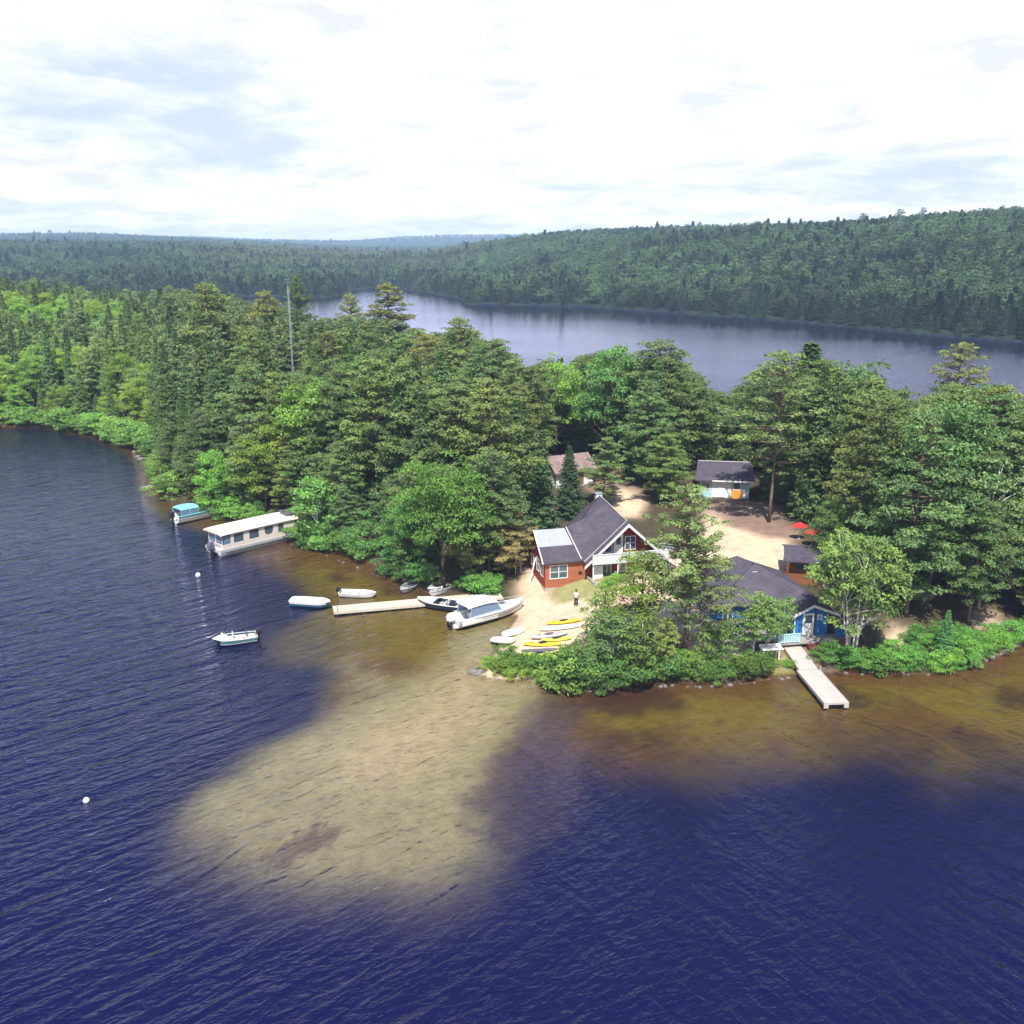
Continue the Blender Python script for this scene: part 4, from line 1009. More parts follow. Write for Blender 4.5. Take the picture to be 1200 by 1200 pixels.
# ground floor
window(L, 5.9, 6.85, .85, 2.25, .02, 2, 1); window(L, 9.3, 10.4, .8, 2.3, .02, 2, 2)
door(L, 7.6, 8.5, .12, 2.25, .02, glass=(7.8, 8.3, 1.25, 2.05))
pn = MB().box(4.65, 5.7, -.75, -.68, .35, 2.15).build('storm_panel', 'white_paint', L); pn['label'] = 'plain white panel standing on the porch'
MB().box(4.2, 12.2, -2.2, 0, -.05, .08).build('porch_floor', 'grey_deck', L)
for xq in (4.4, 6.8, 9.2, 11.8): MB().box(xq - .08, xq + .08, -2.15, -2.0, -1.3, -.05).build('porch_pier', 'brown_wood', L)
rail(L, 'porch_railing', [(4.3, -.1, .08), (4.3, -2.15, .08), (7.35, -2.15, .08)], .9, 'grey_rail')
rail(L, 'porch_railing', [(8.75, -2.15, .08), (12.1, -2.15, .08)], .9, 'white_paint')
stp = MB()
for i in range(4): stp.box(7.45, 8.65, -2.5 - .28 * i, -2.22 - .28 * i, -1.2, -.1 - .2 * i)
stp.build('steps', 'concrete', L)
bb = empty('leaning_ladder', 'white metal frame leaning by the back end of the lodge red side wall', 'ladder', (LO[0] - 3.0, LO[1] + 4.6, gz(LO[0] - 3, LO[1] + 4.6)), R(24))
MB().tube([(0, 0, 0), (.25, .5, 2.3)], .04, 5).build('rail', 'steel', bb); MB().tube([(.5, -.2, 0), (.75, .3, 2.3)], .04, 5).build('rail', 'steel', bb)
q = MB()
for i in range(7): t = (i + .7) / 7.5; q.tube([(.25 * t, .5 * t, 2.3 * t), (.5 + .25 * t, -.2 + .5 * t, 2.3 * t)], .025, 4)
q.build('rungs', 'steel', bb)

# ================================================================== the blue cabin
def P_(px, py, z): return at(px, py, z)
bz = gz(24.0, 83.2)
B = empty('blue_cabin', 'blue cabin with a wide dark hipped roof and a little white-trimmed porch gable', 'house', (22.4, 88.0, bz), R(10))
# local: x right, y back ; half width 5, half depth 4.6
hw, hd, ev = 5.3, 4.6, 2.45
MB().box(-hw + .5, hw - .5, -hd + .5, hd - .5, -.8, ev).build('wall', 'blue_boards', B)
ap0 = (-0.3, 2.3, 4.9); ap1 = (0.5, 0.4, 4.7)
cs = [(-hw, -hd, ev), (hw, -hd, ev), (hw, hd, ev), (-hw, hd, ev)]
MB().poly([cs[0], cs[1], ap1]).poly([cs[1], cs[2], ap0, ap1]).poly([cs[2], cs[3], ap0]).poly([cs[3], cs[0], ap1, ap0]).build('roof', 'dark_shingles', B, solid=.14)
vv = MB().tube([(.3, .2, 4.4), (.3, .2, 4.95)], .05, 6).build('vent_pipe', 'black_plastic', B)
MB().box(-.1, .45, -.75, -.35, 4.08, 4.36).build('roof_vent', 'white_paint', B)
window(B, -4.2, -3.2, .8, 1.9, -hd + .5, 2, 1); window(B, -1.9, -.8, .8, 1.9, -hd + .5, 2, 1)
window(B, -2.5, -1.2, .8, 1.9, 0, 2, 1, side=-hw + .5)
# porch room: x 1.6..4.6, projecting to y=-6.1
x0, x1, yf = 1.7, 4.9, -6.3
MB().wallpoly([(x0, -.5), (x1, -.5), (x1, 2.0), ((x0 + x1) / 2, 2.75), (x0, 2.0)], 'y', yf, -hd + .5).build('porch_room', 'blue_boards', B)
xm = (x0 + x1) / 2
MB().slab([(x0 - 1.5, yf - .35, 1.55), (xm, yf - .35, 2.98), (xm, -2.6, 2.98), (x0 - 1.5, -2.6, 1.55)][::-1], .1).slab([(xm, yf - .35, 2.98), (x1 + .9, yf - .35, 1.95), (x1 + .9, -2.6, 1.95), (xm, -2.6, 2.98)][::-1], .1).build('porch_roof', 'dark_shingles', B)
MB().wallpoly([(x0 - 1.55, 1.58), (xm, 3.03), (x1 + .95, 1.98), (x1 + .95, 1.78), (xm, 2.8), (x0 - 1.55, 1.34)], 'y', yf - .42, yf - .36).build('fascia', 'white_paint', B)
d = door(B, 2.55, 3.5, .05, 2.1, yf, 'white_paint', (2.7, 3.35, 1.2, 1.95)); d['label'] = 'pale grey door with a dark square window'
MB().box(3.62, 3.72, yf - .06, yf, .05, 2.5).build('corner_board', 'maroon', B)
sg = MB().box(3.85, 4.3, yf - .04, yf, 1.45, 1.95).build('sign', 'white_paint', B)
MB().box(3.93, 4.22, yf - .05, yf - .04, 1.55, 1.68).box(3.99, 4.16, yf - .05, yf - .04, 1.72, 1.86).build('sign_mark', 'blue_boards', sg)
MB().box(x0 - .05, x0 + .1, yf - .03, yf, .0, 2.1).build('corner_board', 'teal_boards', B)
window(B, x1 - .15 - .25, x1 - .1, 1.0, 1.7, yf) if False else None
MB().box(x0 - 2.2, x1 + 1.4, yf - 1.5, yf, -.12, .02).build('deck', 'grey_deck', B)
rail(B, 'deck_railing', [(x0 - 2.15, yf - .1, .02), (x0 - 2.15, yf - 1.45, .02), (x0 - .1, yf - 1.45, .02)], .85, 'teal_boards', boards=True)
rail(B, 'deck_railing', [(x1 + .3, yf - 1.0, .02), (x1 + 1.35, yf - 1.0, .02), (x1 + 1.35, yf, .02)], .85, 'blue_boards', boards=True)
MB().box(-3.6, x0 - .3, yf + .0, -hd + .4, -.3, .1).build('deck', 'grey_deck', B)
stp = MB()
for i in range(3): stp.box(2.3, 3.9, yf - 1.8 - .3 * i, yf - 1.5 - .3 * i, -1.0, -.15 - .17 * i)
stp.build('steps', 'maroon', B)
def loc2w(root, p):
    return root.matrix_basis @ Vector(p)
bp_ = loc2w(B, (x1 + .6, yf - 2.0, 0))
bn = empty('bench', 'brown wooden bench beside the blue cabin porch steps', 'bench', (bp_.x, bp_.y, gz(bp_.x, bp_.y)), R(10))
q = MB(); [q.box(-.8, .8, -.22 + .15 * i, -.09 + .15 * i, .43, .47) for i in range(3)]; q.build('seat', 'brown_wood', bn)
q = MB(); [q.box(-.8, .8, .24, .28, .55 + .14 * i, .66 + .14 * i) for i in range(3)]; q.build('backrest', 'brown_wood', bn)
for s in (-.7, .7): MB().box(s - .04, s + .04, -.2, -.13, -.1, .43).box(s - .04, s + .04, .2, .27, -.1, .95).build('leg', 'brown_wood', bn)

# ================================================================== the mint cabin at the back of the yard
mx_, my_ = at(846, 583, gz(27, 130)); mz = gz(mx_, my_)
C3 = empty('mint_cabin', 'mint and white cabin with a low dark roof at the far end of the yard', 'house', (mx_, my_, mz), R(-9))
MB().box(-3.0, 3.5, 0, 7, -.8, 2.5).build('wall', 'teal_boards', C3)
MB().box(-1.4, 1.15, -.05, 0, .1, 2.4).build('white_cladding', 'white_paint', C3)
MB().slab([(-3.6, -.7, 2.55), (4.1, -.7, 2.55), (3.9, 3.7, 4.15), (-3.3, 3.7, 4.15)], .16).slab([(-3.3, 3.7, 4.15), (3.9, 3.7, 4.15), (4.1, 8.0, 2.55), (-3.6, 8.0, 2.55)], .16).build('roof', 'dark_shingles', C3)
MB().box(-1.4, 4.0, -.75, -.71, 2.38, 2.56).build('fascia', 'white_paint', C3)
MB().tube([(-3.2, 3.7, 4.22), (3.8, 3.7, 4.22)], .07, 5).build('ridge_cap', 'grey_rail', C3)
window(C3, -2.8, -1.6, 1.2, 2.2, 0); window(C3, 1.4, 2.3, 1.2, 2.3, 0)
door(C3, -.6, .25, .15, 2.1, -.05)
p_ = MB().box(1.2, 2.6, -.1, -.02, .05, 1.15).build('skirt_panel', 'orange_panel', C3); p_['label'] = 'orange panel under the dark window'
MB().box(2.65, 3.4, -.12, -.03, .3, .95).build('window_box', 'white_paint', C3)
# ================================================================== brown roofed cabin hidden in the trees
hx, hy = at(664, 560, 3.4); hzz = gz(hx, hy)
C4 = empty('brown_roofed_cabin', 'small cabin with a pinkish brown roof half hidden by trees above the lodge', 'house', (hx, hy, hzz), R(28))
MB().box(-3, 3, -2.2, 2.2, -.8, 2.3).build('wall', 'white_paint', C4)
MB().slab([(-3.5, -2.8, 2.2), (3.5, -2.8, 2.2), (3.5, 0, 4.1), (-3.5, 0, 4.1)], .14).slab([(-3.5, 0, 4.1), (3.5, 0, 4.1), (3.5, 2.8, 2.2), (-3.5, 2.8, 2.2)], .14).build('roof', 'brown_shingles', C4)
window(C4, -2, -.9, .9, 1.9, -2.2, 2, 1); door(C4, .6, 1.4, .1, 2.0, -2.2, 'brown_wood')
# ================================================================== brown log cabin with porch
lx_, ly_ = at(941, 680, 2.2); lz = gz(lx_, ly_)
C5 = empty('log_cabin', 'brown log cabin with a small dark porch roof, behind the blue cabin', 'cabin', (lx_, ly_, lz), R(-12))
MB().box(-1.4, 3.6, 0.0, 4, -.8, 2.1).build('wall', 'log_boards', C5)
MB().box(-1.9, 3.2, -1.7, -1.6, -.2, 1.05).box(-1.9, -1.8, -1.6, 0, -.2, 1.05).build('porch_parapet', 'log_boards', C5)
MB().box(-1.8, 3.2, -1.6, 0, -.25, .05).build('porch_floor', 'grey_deck', C5)
for xq in (-1.75, .6, 3.1): MB().box(xq - .07, xq + .07, -1.72, -1.58, 1.05, 2.2).build('post', 'log_boards', C5)
MB().slab([(-2.2, -1.5, 2.3), (3.6, -1.5, 2.3), (3.6, .9, 2.75), (-2.0, .9, 2.75)], .12).slab([(-2.0, .9, 2.75), (3.8, .9, 2.75), (3.8, 2.2, 2.95), (-2.0, 2.2, 2.95)], .12).slab([(-2.0, 2.2, 2.95), (3.8, 2.2, 2.95), (3.8, 4.4, 2.3), (-2.0, 4.4, 2.3)], .12).build('roof', 'dark_shingles', C5)
window(C5, -.9, .3, 1.0, 2.0, 0, 1, 1, 'brown_wood'); door(C5, 1.2, 2.0, .06, 1.95, 0, 'maroon')
# ------------------------------------------------------------------ craft
plain('hull_white', (0.80, 0.80, 0.80), 0.3, .04, 1.0, dirt=(0.55, 0.55, 0.52), dirt_amt=.25, coat=.3)
plain('hull_grey', (0.42, 0.44, 0.46), 0.35, .08, 1.0, dirt=(0.28, 0.28, 0.28), dirt_amt=.4)
plain('alu', (0.52, 0.53, 0.55), 0.35, .08, 1.5, metal=.55, dirt=(0.3, 0.3, 0.3), dirt_amt=.4)
plain('hull_navy', (0.02, 0.035, 0.06), 0.25, .08, 1.0, coat=.4)
plain('hull_teal', (0.05, 0.30, 0.38), 0.3, .08, 1.0, coat=.3)
plain('hull_blue', (0.06, 0.25, 0.45), 0.3, .08, 1.0, coat=.3)
plain('canvas_teal', (0.22, 0.60, 0.66), 0.75, .08, 1.5)
plain('canvas_cream', (0.78, 0.68, 0.60), 0.75, .06, 1.2, dirt=(0.6, 0.5, 0.42), dirt_amt=.35)
plain('canvas_white', (0.82, 0.83, 0.86), 0.7, .04, 1.2)
plain('canvas_blue', (0.22, 0.34, 0.50), 0.6, .1, 1.5)
plain('cream_panel', (0.72, 0.64, 0.58), 0.5, .05, 1.2, dirt=(0.55, 0.47, 0.42), dirt_amt=.3)
plain('tan_deck', (0.50, 0.42, 0.34), 0.8, .1, 1.5)
plain('pale_deck', (0.60, 0.58, 0.54), 0.7, .08, 1.5)
plain('seat_vinyl', (0.68, 0.66, 0.64), 0.5, .06, 2)
plain('yellow_plastic', (0.85, 0.60, 0.02), 0.35, .08, 1.5, dirt=(0.7, 0.62, 0.2), dirt_amt=.3)
plain('slate_plastic', (0.12, 0.11, 0.15), 0.45, .1, 1.5)
plain('lime_plastic', (0.62, 0.70, 0.08), 0.35, .08, 1.5)
clear_vinyl('blue_vinyl', (0.20, 0.28, 0.42), .72)

def hull(L, W, H, bow=0.35, keel=-.12, rake=.35, stern=.86, flat=False, n=12, th=.06, floor=.12, sheer=.25):
    """open hull lofted bow to stern, x forward from 0..L ; returns (outer MB, floor MB, half-width fn, gunwale fn)"""
    def hw(t): return W / 2 * (stern + (1 - stern) * min(1, t * 3)) * (1 if t < 1 - bow else max(0.02, 1 - ((t - 1 + bow) / bow) ** 2.1))
    def gun(t): return H + sheer * H * t ** 2.4
    o = MB(); rings = []
    for i in range(n + 1):
        t = i / n; x = L * t; w_ = hw(t); g = gun(t); k = keel + (g - keel) * max(0, (t - .86) / .14) ** 2 * .75
        xr = -rake * L * .10 * max(0, t - .6) * 2.5
        ch = w_ * .80; zc_ = k + (g - k) * .30
        wi = max(.005, w_ - th)
        fl = max(floor, k + .05); fi = min(wi, max(.004, ch - th) + .02)
        rings.append([(x, -w_, g), (x + xr * .4, -w_ * .93, (g + zc_) / 2), (x + xr * .7, -ch, zc_), (x + xr, 0, k), (x + xr * .7, ch, zc_), (x + xr * .4, w_ * .93, (g + zc_) / 2), (x, w_, g),
                      (x - (.02 if t > .98 else 0), wi, g + .0), (x - .04 * t, fi, min(fl, g - .02)), (x - .04 * t, -fi, min(fl, g - .02)), (x, -wi, g)])
    o.loft(rings, True, True)
    return o, hw, gun
def gunwale(L, hw, gun, n=12, r=.035, stern=True):
    m = MB(); a = [(L * i / n, -hw(i / n), gun(i / n)) for i in range(n + 1)]; b = [(L * i / n, hw(i / n), gun(i / n)) for i in range(n, -1, -1)]
    p = a + b
    if stern: p.append(a[0])
    return m.tube(p, r, 5)
def deck_cap(hw, gun, L, t0, t1, dz=.0, n=6, crown=.05):
    m = MB(); rg = []
    for i in range(n + 1):
        t = t0 + (t1 - t0) * i / n; w_ = hw(t) * .97; g = gun(t) + dz
        rg.append([(L * t, -w_, g), (L * t, -w_ * .5, g + crown), (L * t, 0, g + crown * 1.3), (L * t, w_ * .5, g + crown), (L * t, w_, g), (L * t, w_ * .5, g - .03), (L * t, -w_ * .5, g - .03)])
    return m.loft(rg, True, True)
def outboard(par, x, y, z, s=1.0, cowl='black_plastic', tilt=0):
    e = MB(); M_ = Matrix.Translation((x, y, z)) @ Matrix.Rotation(tilt, 4, 'Y'); e.M = M_
    e.loft([[(-.34 * s * q, -.17 * s * q, zq), (.12 * s * q, -.17 * s * q, zq), (.18 * s * q, 0, zq), (.12 * s * q, .17 * s * q, zq), (-.34 * s * q, .17 * s * q, zq), (-.42 * s * q, 0, zq)] for q, zq in ((.75, .05 * s), (1, .18 * s), (1.02, .42 * s), (.85, .60 * s), (.45, .66 * s))], True, True)
    o = e.build('outboard_motor', cowl, par, bevel=.02)
    e = MB(); e.M = M_; e.box(-.16 * s, .04 * s, -.05 * s, .05 * s, -.75 * s, .06 * s).box(-.34 * s, .08 * s, -.02 * s, .02 * s, -.52 * s, -.48 * s); e.build('leg', 'black_plastic', o)
    e = MB(); e.M = M_
    for k in range(3):
        a = 2 * PI * k / 3; e.poly([(-.20 * s, 0, -.66 * s), (-.20 * s, .11 * s * math.cos(a - .4), -.66 * s + .11 * s * math.sin(a - .4)), (-.18 * s, .13 * s * math.cos(a + .3), -.66 * s + .13 * s * math.sin(a + .3))])
    e.build('propeller', 'steel', o, solid=.01)
    return o
def heading(p_stern, p_bow, z=0):
    a = at(*p_stern, z); b = at(*p_bow, z); return a, math.atan2(b[1] - a[1], b[0] - a[0]), math.dist(a, b)

# ---- small motor boat at its mooring, two raised seats
a, yaw, ln = heading((301, 749), (251, 756))
S = empty('motor_boat', 'small white motor boat with teal side stripes lying alone on the open water', 'boat', (a[0], a[1], 0), yaw)
L_ = ln + .1; o, hw, gun = hull(L_, 1.75, .52); o.build('hull', 'hull_navy', S, smooth=False)
deck_cap(lambda t: hw(t) * .93, lambda t: gun(t) - .16, L_, .02, .68, 0, 6, .0).build('floor_liner', 'seat_vinyl', S)
for sd_ in (-1, 1):
    for k, (za, mt) in enumerate(((.43, 'hull_white'), (.30, 'hull_teal'), (.17, 'hull_grey'))):
        q = MB(); rr = []
        for i in range(11):
            t = i / 12 + .01; w_ = hw(t); zt = za * gun(t) / .52
            rr.append([(L_ * t, sd_ * (w_ * (.955 + .04 * (za > .3)) + .02), zt + .035), (L_ * t, sd_ * (w_ * (.90 + .05 * (za > .1)) + .02), zt - .035)])
        q.loft(rr, False); q.build('stripe', mt, S, solid=.006)
gunwale(L_, hw, gun).build('gunwale', 'white_paint', S); deck_cap(hw, gun, L_, .66, .985).build('foredeck', 'hull_white', S)
for xs in (.9, 2.1):
    st = MB().box(xs, xs + .5, -.24, .24, .45, .56).box(xs + .18, xs + .3, -.06, .06, .1, .45).build('seat', 'seat_vinyl', S, bevel=.02); MB().box(xs - .02, xs + .07, -.22, .22, .56, 1.05).build('backrest', 'slate_plastic' if xs < 1 else 'seat_vinyl', st, bevel=.03)
MB().box(2.75, 3.1, -.65, -.15, .2, .85).build('console', 'hull_white', S, bevel=.04)
ws = MB().poly([(2.95, -.68, .85), (2.95, -.12, .85), (2.8, -.15, 1.15), (2.8, -.65, 1.15)]).build('windscreen', 'window_glass', S, solid=.012)
MB().box(.25, .6, -.7, .7, .30, .40).build('thwart', 'seat_vinyl', S); outboard(S, -.12, 0, .42, .95)

# ---- turquoise canopied boat
a, yaw, ln = heading((205, 613), (251, 603))
S = empty('canopy_boat', 'white motor boat with a turquoise canvas canopy at the wooded bank', 'boat', (a[0], a[1], 0), yaw)
L_ = ln + 1.2; S.scale = (1.1, 1.12, 1.12); o, hw, gun = hull(L_, 2.3, .92, bow=.42); o.build('hull', 'hull_white', S)
gunwale(L_, hw, gun, r=.05).build('gunwale', 'canvas_teal', S); deck_cap(hw, gun, L_, .60, .985, crown=.12).build('foredeck', 'hull_white', S)
q = MB()
for sd_ in (-1, 1): q.loft([[(L_ * t, sd_ * (hw(t) * .99 + .015), gun(t) - .08), (L_ * t, sd_ * (hw(t) * .965 + .02), gun(t) - .2)] for t in [i / 12 + .01 for i in range(11)]], False)
q.build('stripe', 'hull_teal', S, solid=.006)
x0, x1 = .35, 2.75
can = MB().loft([[(x, -1.02, 1.62), (x, -.85, 1.86 - .10 * abs(u)), (x, 0, 1.98 - .12 * abs(u)), (x, .85, 1.86 - .10 * abs(u)), (x, 1.02, 1.62), (x, .8, 1.75 - .1 * abs(u)), (x, -.8, 1.75 - .1 * abs(u))] for x, u in ((x0, 1), (x0 + .5, .2), (1.6, 0), (x1 - .5, .2), (x1, 1))], True, True).build('canopy', 'canvas_teal', S)
for s_ in (-1, 1):
    for x in (x0 + .05, x1 - .05, 1.55): MB().tube([(x, s_ * 1.0, .75), (x, s_ * .99, 1.66)], .03, 5).build('post', 'canvas_teal', S)
    MB().poly([(x0 + .1, s_ * 1.0, .95), (x1 - .1, s_ * 1.0, .95), (x1 - .1, s_ * .99, 1.6), (x0 + .1, s_ * .99, 1.6)]).build('side_curtain', 'blue_vinyl', S, solid=.01)
MB().poly([(x1 + .25, -.95, .82), (x1 + .25, .95, .82), (x1, .9, 1.4), (x1, -.9, 1.4)]).build('windscreen', 'window_glass', S, solid=.015)
MB().box(1.9, 2.5, -.7, .7, .1, .9).build('dashboard', 'canvas_teal', S, bevel=.05); MB().box(.5, 1.0, -.8, .8, .12, .55).build('seat', 'seat_vinyl', S, bevel=.05)
MB().tube([(L_ * .80, -.5, gun(.8)), (L_ * .82, -.5, gun(.8) + .35), (L_ * .99, 0, gun(1) + .38), (L_ * .82, .5, gun(.8) + .35), (L_ * .80, .5, gun(.8))], .02, 5).build('bow_rail', 'steel', S)
outboard(S, -.18, 0, .62, 1.2)

# ---- long covered pontoon houseboat
a = at(258, 653); b = at(352, 630); yaw = math.atan2(b[1] - a[1], b[0] - a[0]); ln = math.dist(a, b)
S = empty('pontoon_boat', 'long cream pontoon houseboat with a flat canvas roof and dark side windows', 'boat', (a[0], a[1], 0), yaw)
L_ = max(9.6, ln * 1.0); W_ = 2.9; S.scale = (1, 1.12, 1.22)
for s_ in (.05, W_ - .6): 
    rr = []
    for i in range(11):
        t = i / 10; r_ = .34 * (1 if t < .85 else max(.08, 1 - ((t - .85) / .15) ** 2 * .9)); rr.append([(L_ * t + .05, s_ + .28 + r_ * math.cos(2 * PI * j / 12), .16 + (.0 if t < .85 else (t - .85) * .9) + r_ * math.sin(2 * PI * j / 12)) for j in range(12)])
    MB().loft(rr, True, True).build('pontoon', 'alu', S, smooth=True)
MB().box(.1, L_ - .2, -.08, W_, .44, .56).build('deck', 'tan_deck', S)
MB().box(0.0, L_ - .1, -.14, -.08, .40, .66).box(0, L_ - .1, W_, W_ + .06, .40, .66).build('rub_rail', 'hull_grey', S)
# near side wall (y = -0.08) and far side: low cream panels, posts, dark openings
def side(y, sgn):
    w_ = MB().box(.5, L_ - .7, y - .03, y + .03, .56, 1.12)
    ops = [(1.9, 3.2), (4.0, 5.3), (6.1, 7.3), (8.0, 8.8)]
    xs = [1.5] + [v for o_ in ops for v in o_] + [L_ - .7]
    for k in range(0, len(xs), 2): w_.box(xs[k], xs[k + 1], y - .03, y + .03, 1.12, 2.16)
    for o_ in ops: w_.box(o_[0], o_[1], y - .03, y + .03, 1.98, 2.16)
    sw = w_.build('side_wall', 'cream_panel', S)
    for k, o_ in enumerate(ops):
        if k == 2:
            cx_, cz_ = (o_[0] + o_[1]) / 2, 1.62
            MB().wallpoly([(cx_ - .6, 1.98), (cx_ - .6, 1.5), (cx_ - .42, 1.22), (cx_, 1.13), (cx_ + .42, 1.22), (cx_ + .6, 1.5), (cx_ + .6, 1.98)], 'y', y - .008, y + .008).build('window', 'window_glass', S)
            w2_ = MB().wallpoly([(cx_ - .6, 1.5), (cx_ - .6, 1.12), (cx_, 1.12), (cx_ - .42, 1.22)], 'y', y - .025, y + .025).wallpoly([(cx_, 1.12), (cx_ + .6, 1.12), (cx_ + .6, 1.5), (cx_ + .42, 1.22)], 'y', y - .025, y + .025).build('corner_gusset', 'cream_panel', S)
        else: MB().box(o_[0], o_[1], y - .008, y + .008, 1.12, 1.98).build('window', 'window_glass', S)
side(-.05, -1); side(W_ - .03, 1)
MB().box(.45, .5, 0, W_ - .1, .56, 1.12).box(.42, .47, 0, .08, 1.12, 2.2).box(.42, .47, W_ - .18, W_ - .1, 1.12, 2.2).box(.42, .47, 1.3, 1.42, 1.12, 2.2).build('stern_panel', 'cream_panel', S)
MB().poly([(.47, .1, 1.15), (.47, 1.28, 1.15), (.47, 1.28, 2.1), (.47, .1, 2.1)]).poly([(.47, 1.44, 1.15), (.47, W_ - .2, 1.15), (.47, W_ - .2, 2.1), (.47, 1.44, 2.1)]).poly([(.55, -.05, 1.15), (1.45, -.05, 1.15), (1.45, -.05, 2.1), (.55, -.05, 2.1)]).build('clear_curtain', 'blue_vinyl', S)
rr = []
for i in range(13):
    t = i / 12; x = .05 + (L_ - .4) * t; e_ = .06 * (1 - (2 * t - 1) ** 6)
    rr.append([(x, -.28, 2.10 + e_), (x, -.2, 2.28 + e_), (x, .7, 2.42 + e_), (x, W_ / 2, 2.46 + e_ + .02 * (i % 2)), (x, W_ - .7, 2.42 + e_), (x, W_ + .2, 2.28 + e_), (x, W_ + .28, 2.10 + e_), (x, W_ - .2, 2.16 + e_), (x, .2, 2.16 + e_)])
MB().loft(rr, True, True).build('canvas_roof', 'canvas_cream', S)
MB().box(L_ - .65, L_ - .6, 0, W_ - .1, .56, 1.3).build('bow_panel', 'cream_panel', S)
rail(S, 'bow_railing', [(L_ - .6, 0.02, .56), (L_ - .2, 0.02, .56), (L_ - .2, W_ - .1, .56), (L_ - .6, W_ - .1, .56)], .8, 'steel', False, .8)
MB().box(.05, .45, .5, 1.7, .3, .62).build('motor_mount', 'white_paint', S)
outboard(S, -.30, 1.0, .50, 1.45, 'slate_plastic'); MB().tube([(-.1, 1.5, .55), (.35, 1.5, 1.0), (.35, .5, 1.0), (-.1, .5, .55)], .04, 5).build('motor_guard', 'steel', S)
MB().box(L_ - 1.6, L_ - .2, .4, 1.6, 2.50, 2.66).box(L_ - 1.2, L_ - .9, 1.7, 2.3, 2.5, 2.75).build('roof_box', 'slate_plastic', S, bevel=.04)

# ---- long dock with its craft
plain('dock_pale', (0.60, 0.53, 0.44), 0.8, .07, 1.2, stripes=(0, 0.16, 0.4), dirt=(0.50, 0.42, 0.33), dirt_amt=.4)
plain('dock_white', (0.52, 0.47, 0.43), 0.75, .06, 1.2, stripes=(1, 0.18, 0.35), dirt=(0.6, 0.52, 0.46), dirt_amt=.35)
def dock(name, label, p0, p1, w_, z, mat, axis, posts=True, split=None):
    """p0 landward, p1 outer end (world), plank deck"""
    yaw = math.atan2(p1[1] - p0[1], p1[0] - p0[0]); ln = math.dist(p0, p1)
    S = empty(name, label, 'dock', (p0[0], p0[1], 0), yaw)
    MB().box(0, ln, -w_ / 2, w_ / 2, z - .05, z).build('deck', mat, S)
    MB().box(0, ln, -w_ / 2 - .03, -w_ / 2 + .02, z - .22, z + .03).box(0, ln, w_ / 2 - .02, w_ / 2 + .03, z - .22, z + .03).box(ln - .001, ln + .05, -w_ / 2 - .03, w_ / 2 + .03, z - .22, z + .03).build('side_beam', mat, S)
    return S, ln, yaw
p1 = at(391, 714, .38); p0 = at(552, 700, .38)
D1, ln1, yw1 = dock('dock', 'long pale timber dock reaching out from the beach beside the cabin cruiser', p0, p1, 1.75, .38, 'dock_pale', 0)
for i in range(6):
    xx = 1.0 + (ln1 - 1.3) * i / 5
    for s_ in (-.75, .75): MB().tube([(xx, s_, -1.2), (xx, s_, .25)], .07, 6).build('post', 'brown_wood', D1)
MB().tube([(ln1 - .3, .8, .5), (ln1 - .3, .8, .95)], .05, 6).build('mooring_cleat', 'steel', D1)
MB().box(-3.2, 0, -.95, .95, .18, .34).build('shore_ramp', 'dock_pale', D1)
# right-hand dock with black floats
p0 = at(934, 757, .75); pm = at(947, 785, .55); p1 = at(980, 824, .5)
D2 = empty('dock', 'white floating dock in two sections reaching from the blue cabin bank, black floats under it', 'dock', (pm[0], pm[1], 0), math.atan2(p1[1] - pm[1], p1[0] - pm[0]))
ln = math.dist(pm, p1)
MB().box(0, ln, -.95, .95, .46, .54).build('deck', 'dock_white', D2)
MB().box(0, ln, -1.0, -.93, .34, .58).box(0, ln, .93, 1.0, .34, .58).box(ln, ln + .06, -.62, .62, .40, .56).build('side_beam', 'dock_white', D2)
for s_ in (-1, 1): MB().box(ln, ln + .08, min(s_ * .62, s_), max(s_ * .62, s_), .10, .57).build('end_bracket', 'dock_white', D2)
for i in range(3):
    x = .9 + (ln - 2.2) * i / 2
    MB().box(x - .5, x + 1.0, -.9, .9, -.12, .36).build('float', 'black_plastic', D2, bevel=.05)
rmp = math.dist(p0, pm); 
MB().poly([(0, -.8, .55), (-rmp, -.8, .95), (-rmp, .8, .95), (0, .8, .55)]).build('gangway', 'dock_white', D2, solid=.1)
for s_ in (-.84, .84): MB().tube([(0, s_, .52), (-rmp, s_, .90)], .05, 4).build('gangway_edge', 'brown_wood', D2)
MB().tube([(0.2, 1.0, -.6), (0.2, 1.0, 1.0)], .05, 6).build('post', 'steel', D2)

# ---- covered skiff moored off the dock end
a, yaw, ln = heading((342, 708), (388, 711))
S = empty('skiff', 'blue and white covered skiff floating just off the outer end of the long dock', 'boat', (a[0], a[1], 0), yaw)
L_ = 4.1; o, hw, gun = hull(L_, 1.65, .55, bow=.3, sheer=.05); o.build('hull', 'hull_blue', S); gunwale(L_, hw, gun, r=.06).build('gunwale', 'hull_white', S)
deck_cap(hw, gun, L_, 0.0, .985, .03, 9, .12).build('cover', 'canvas_white', S)
q = MB()
for sd_ in (-1, 1): q.loft([[(L_ * t, sd_ * (hw(t) + .012), gun(t) - .03), (L_ * t, sd_ * (hw(t) * .965 + .02), gun(t) - .2)] for t in [i / 12 + .01 for i in range(12)]], False)
q.build('stripe', 'hull_white', S, solid=.006)
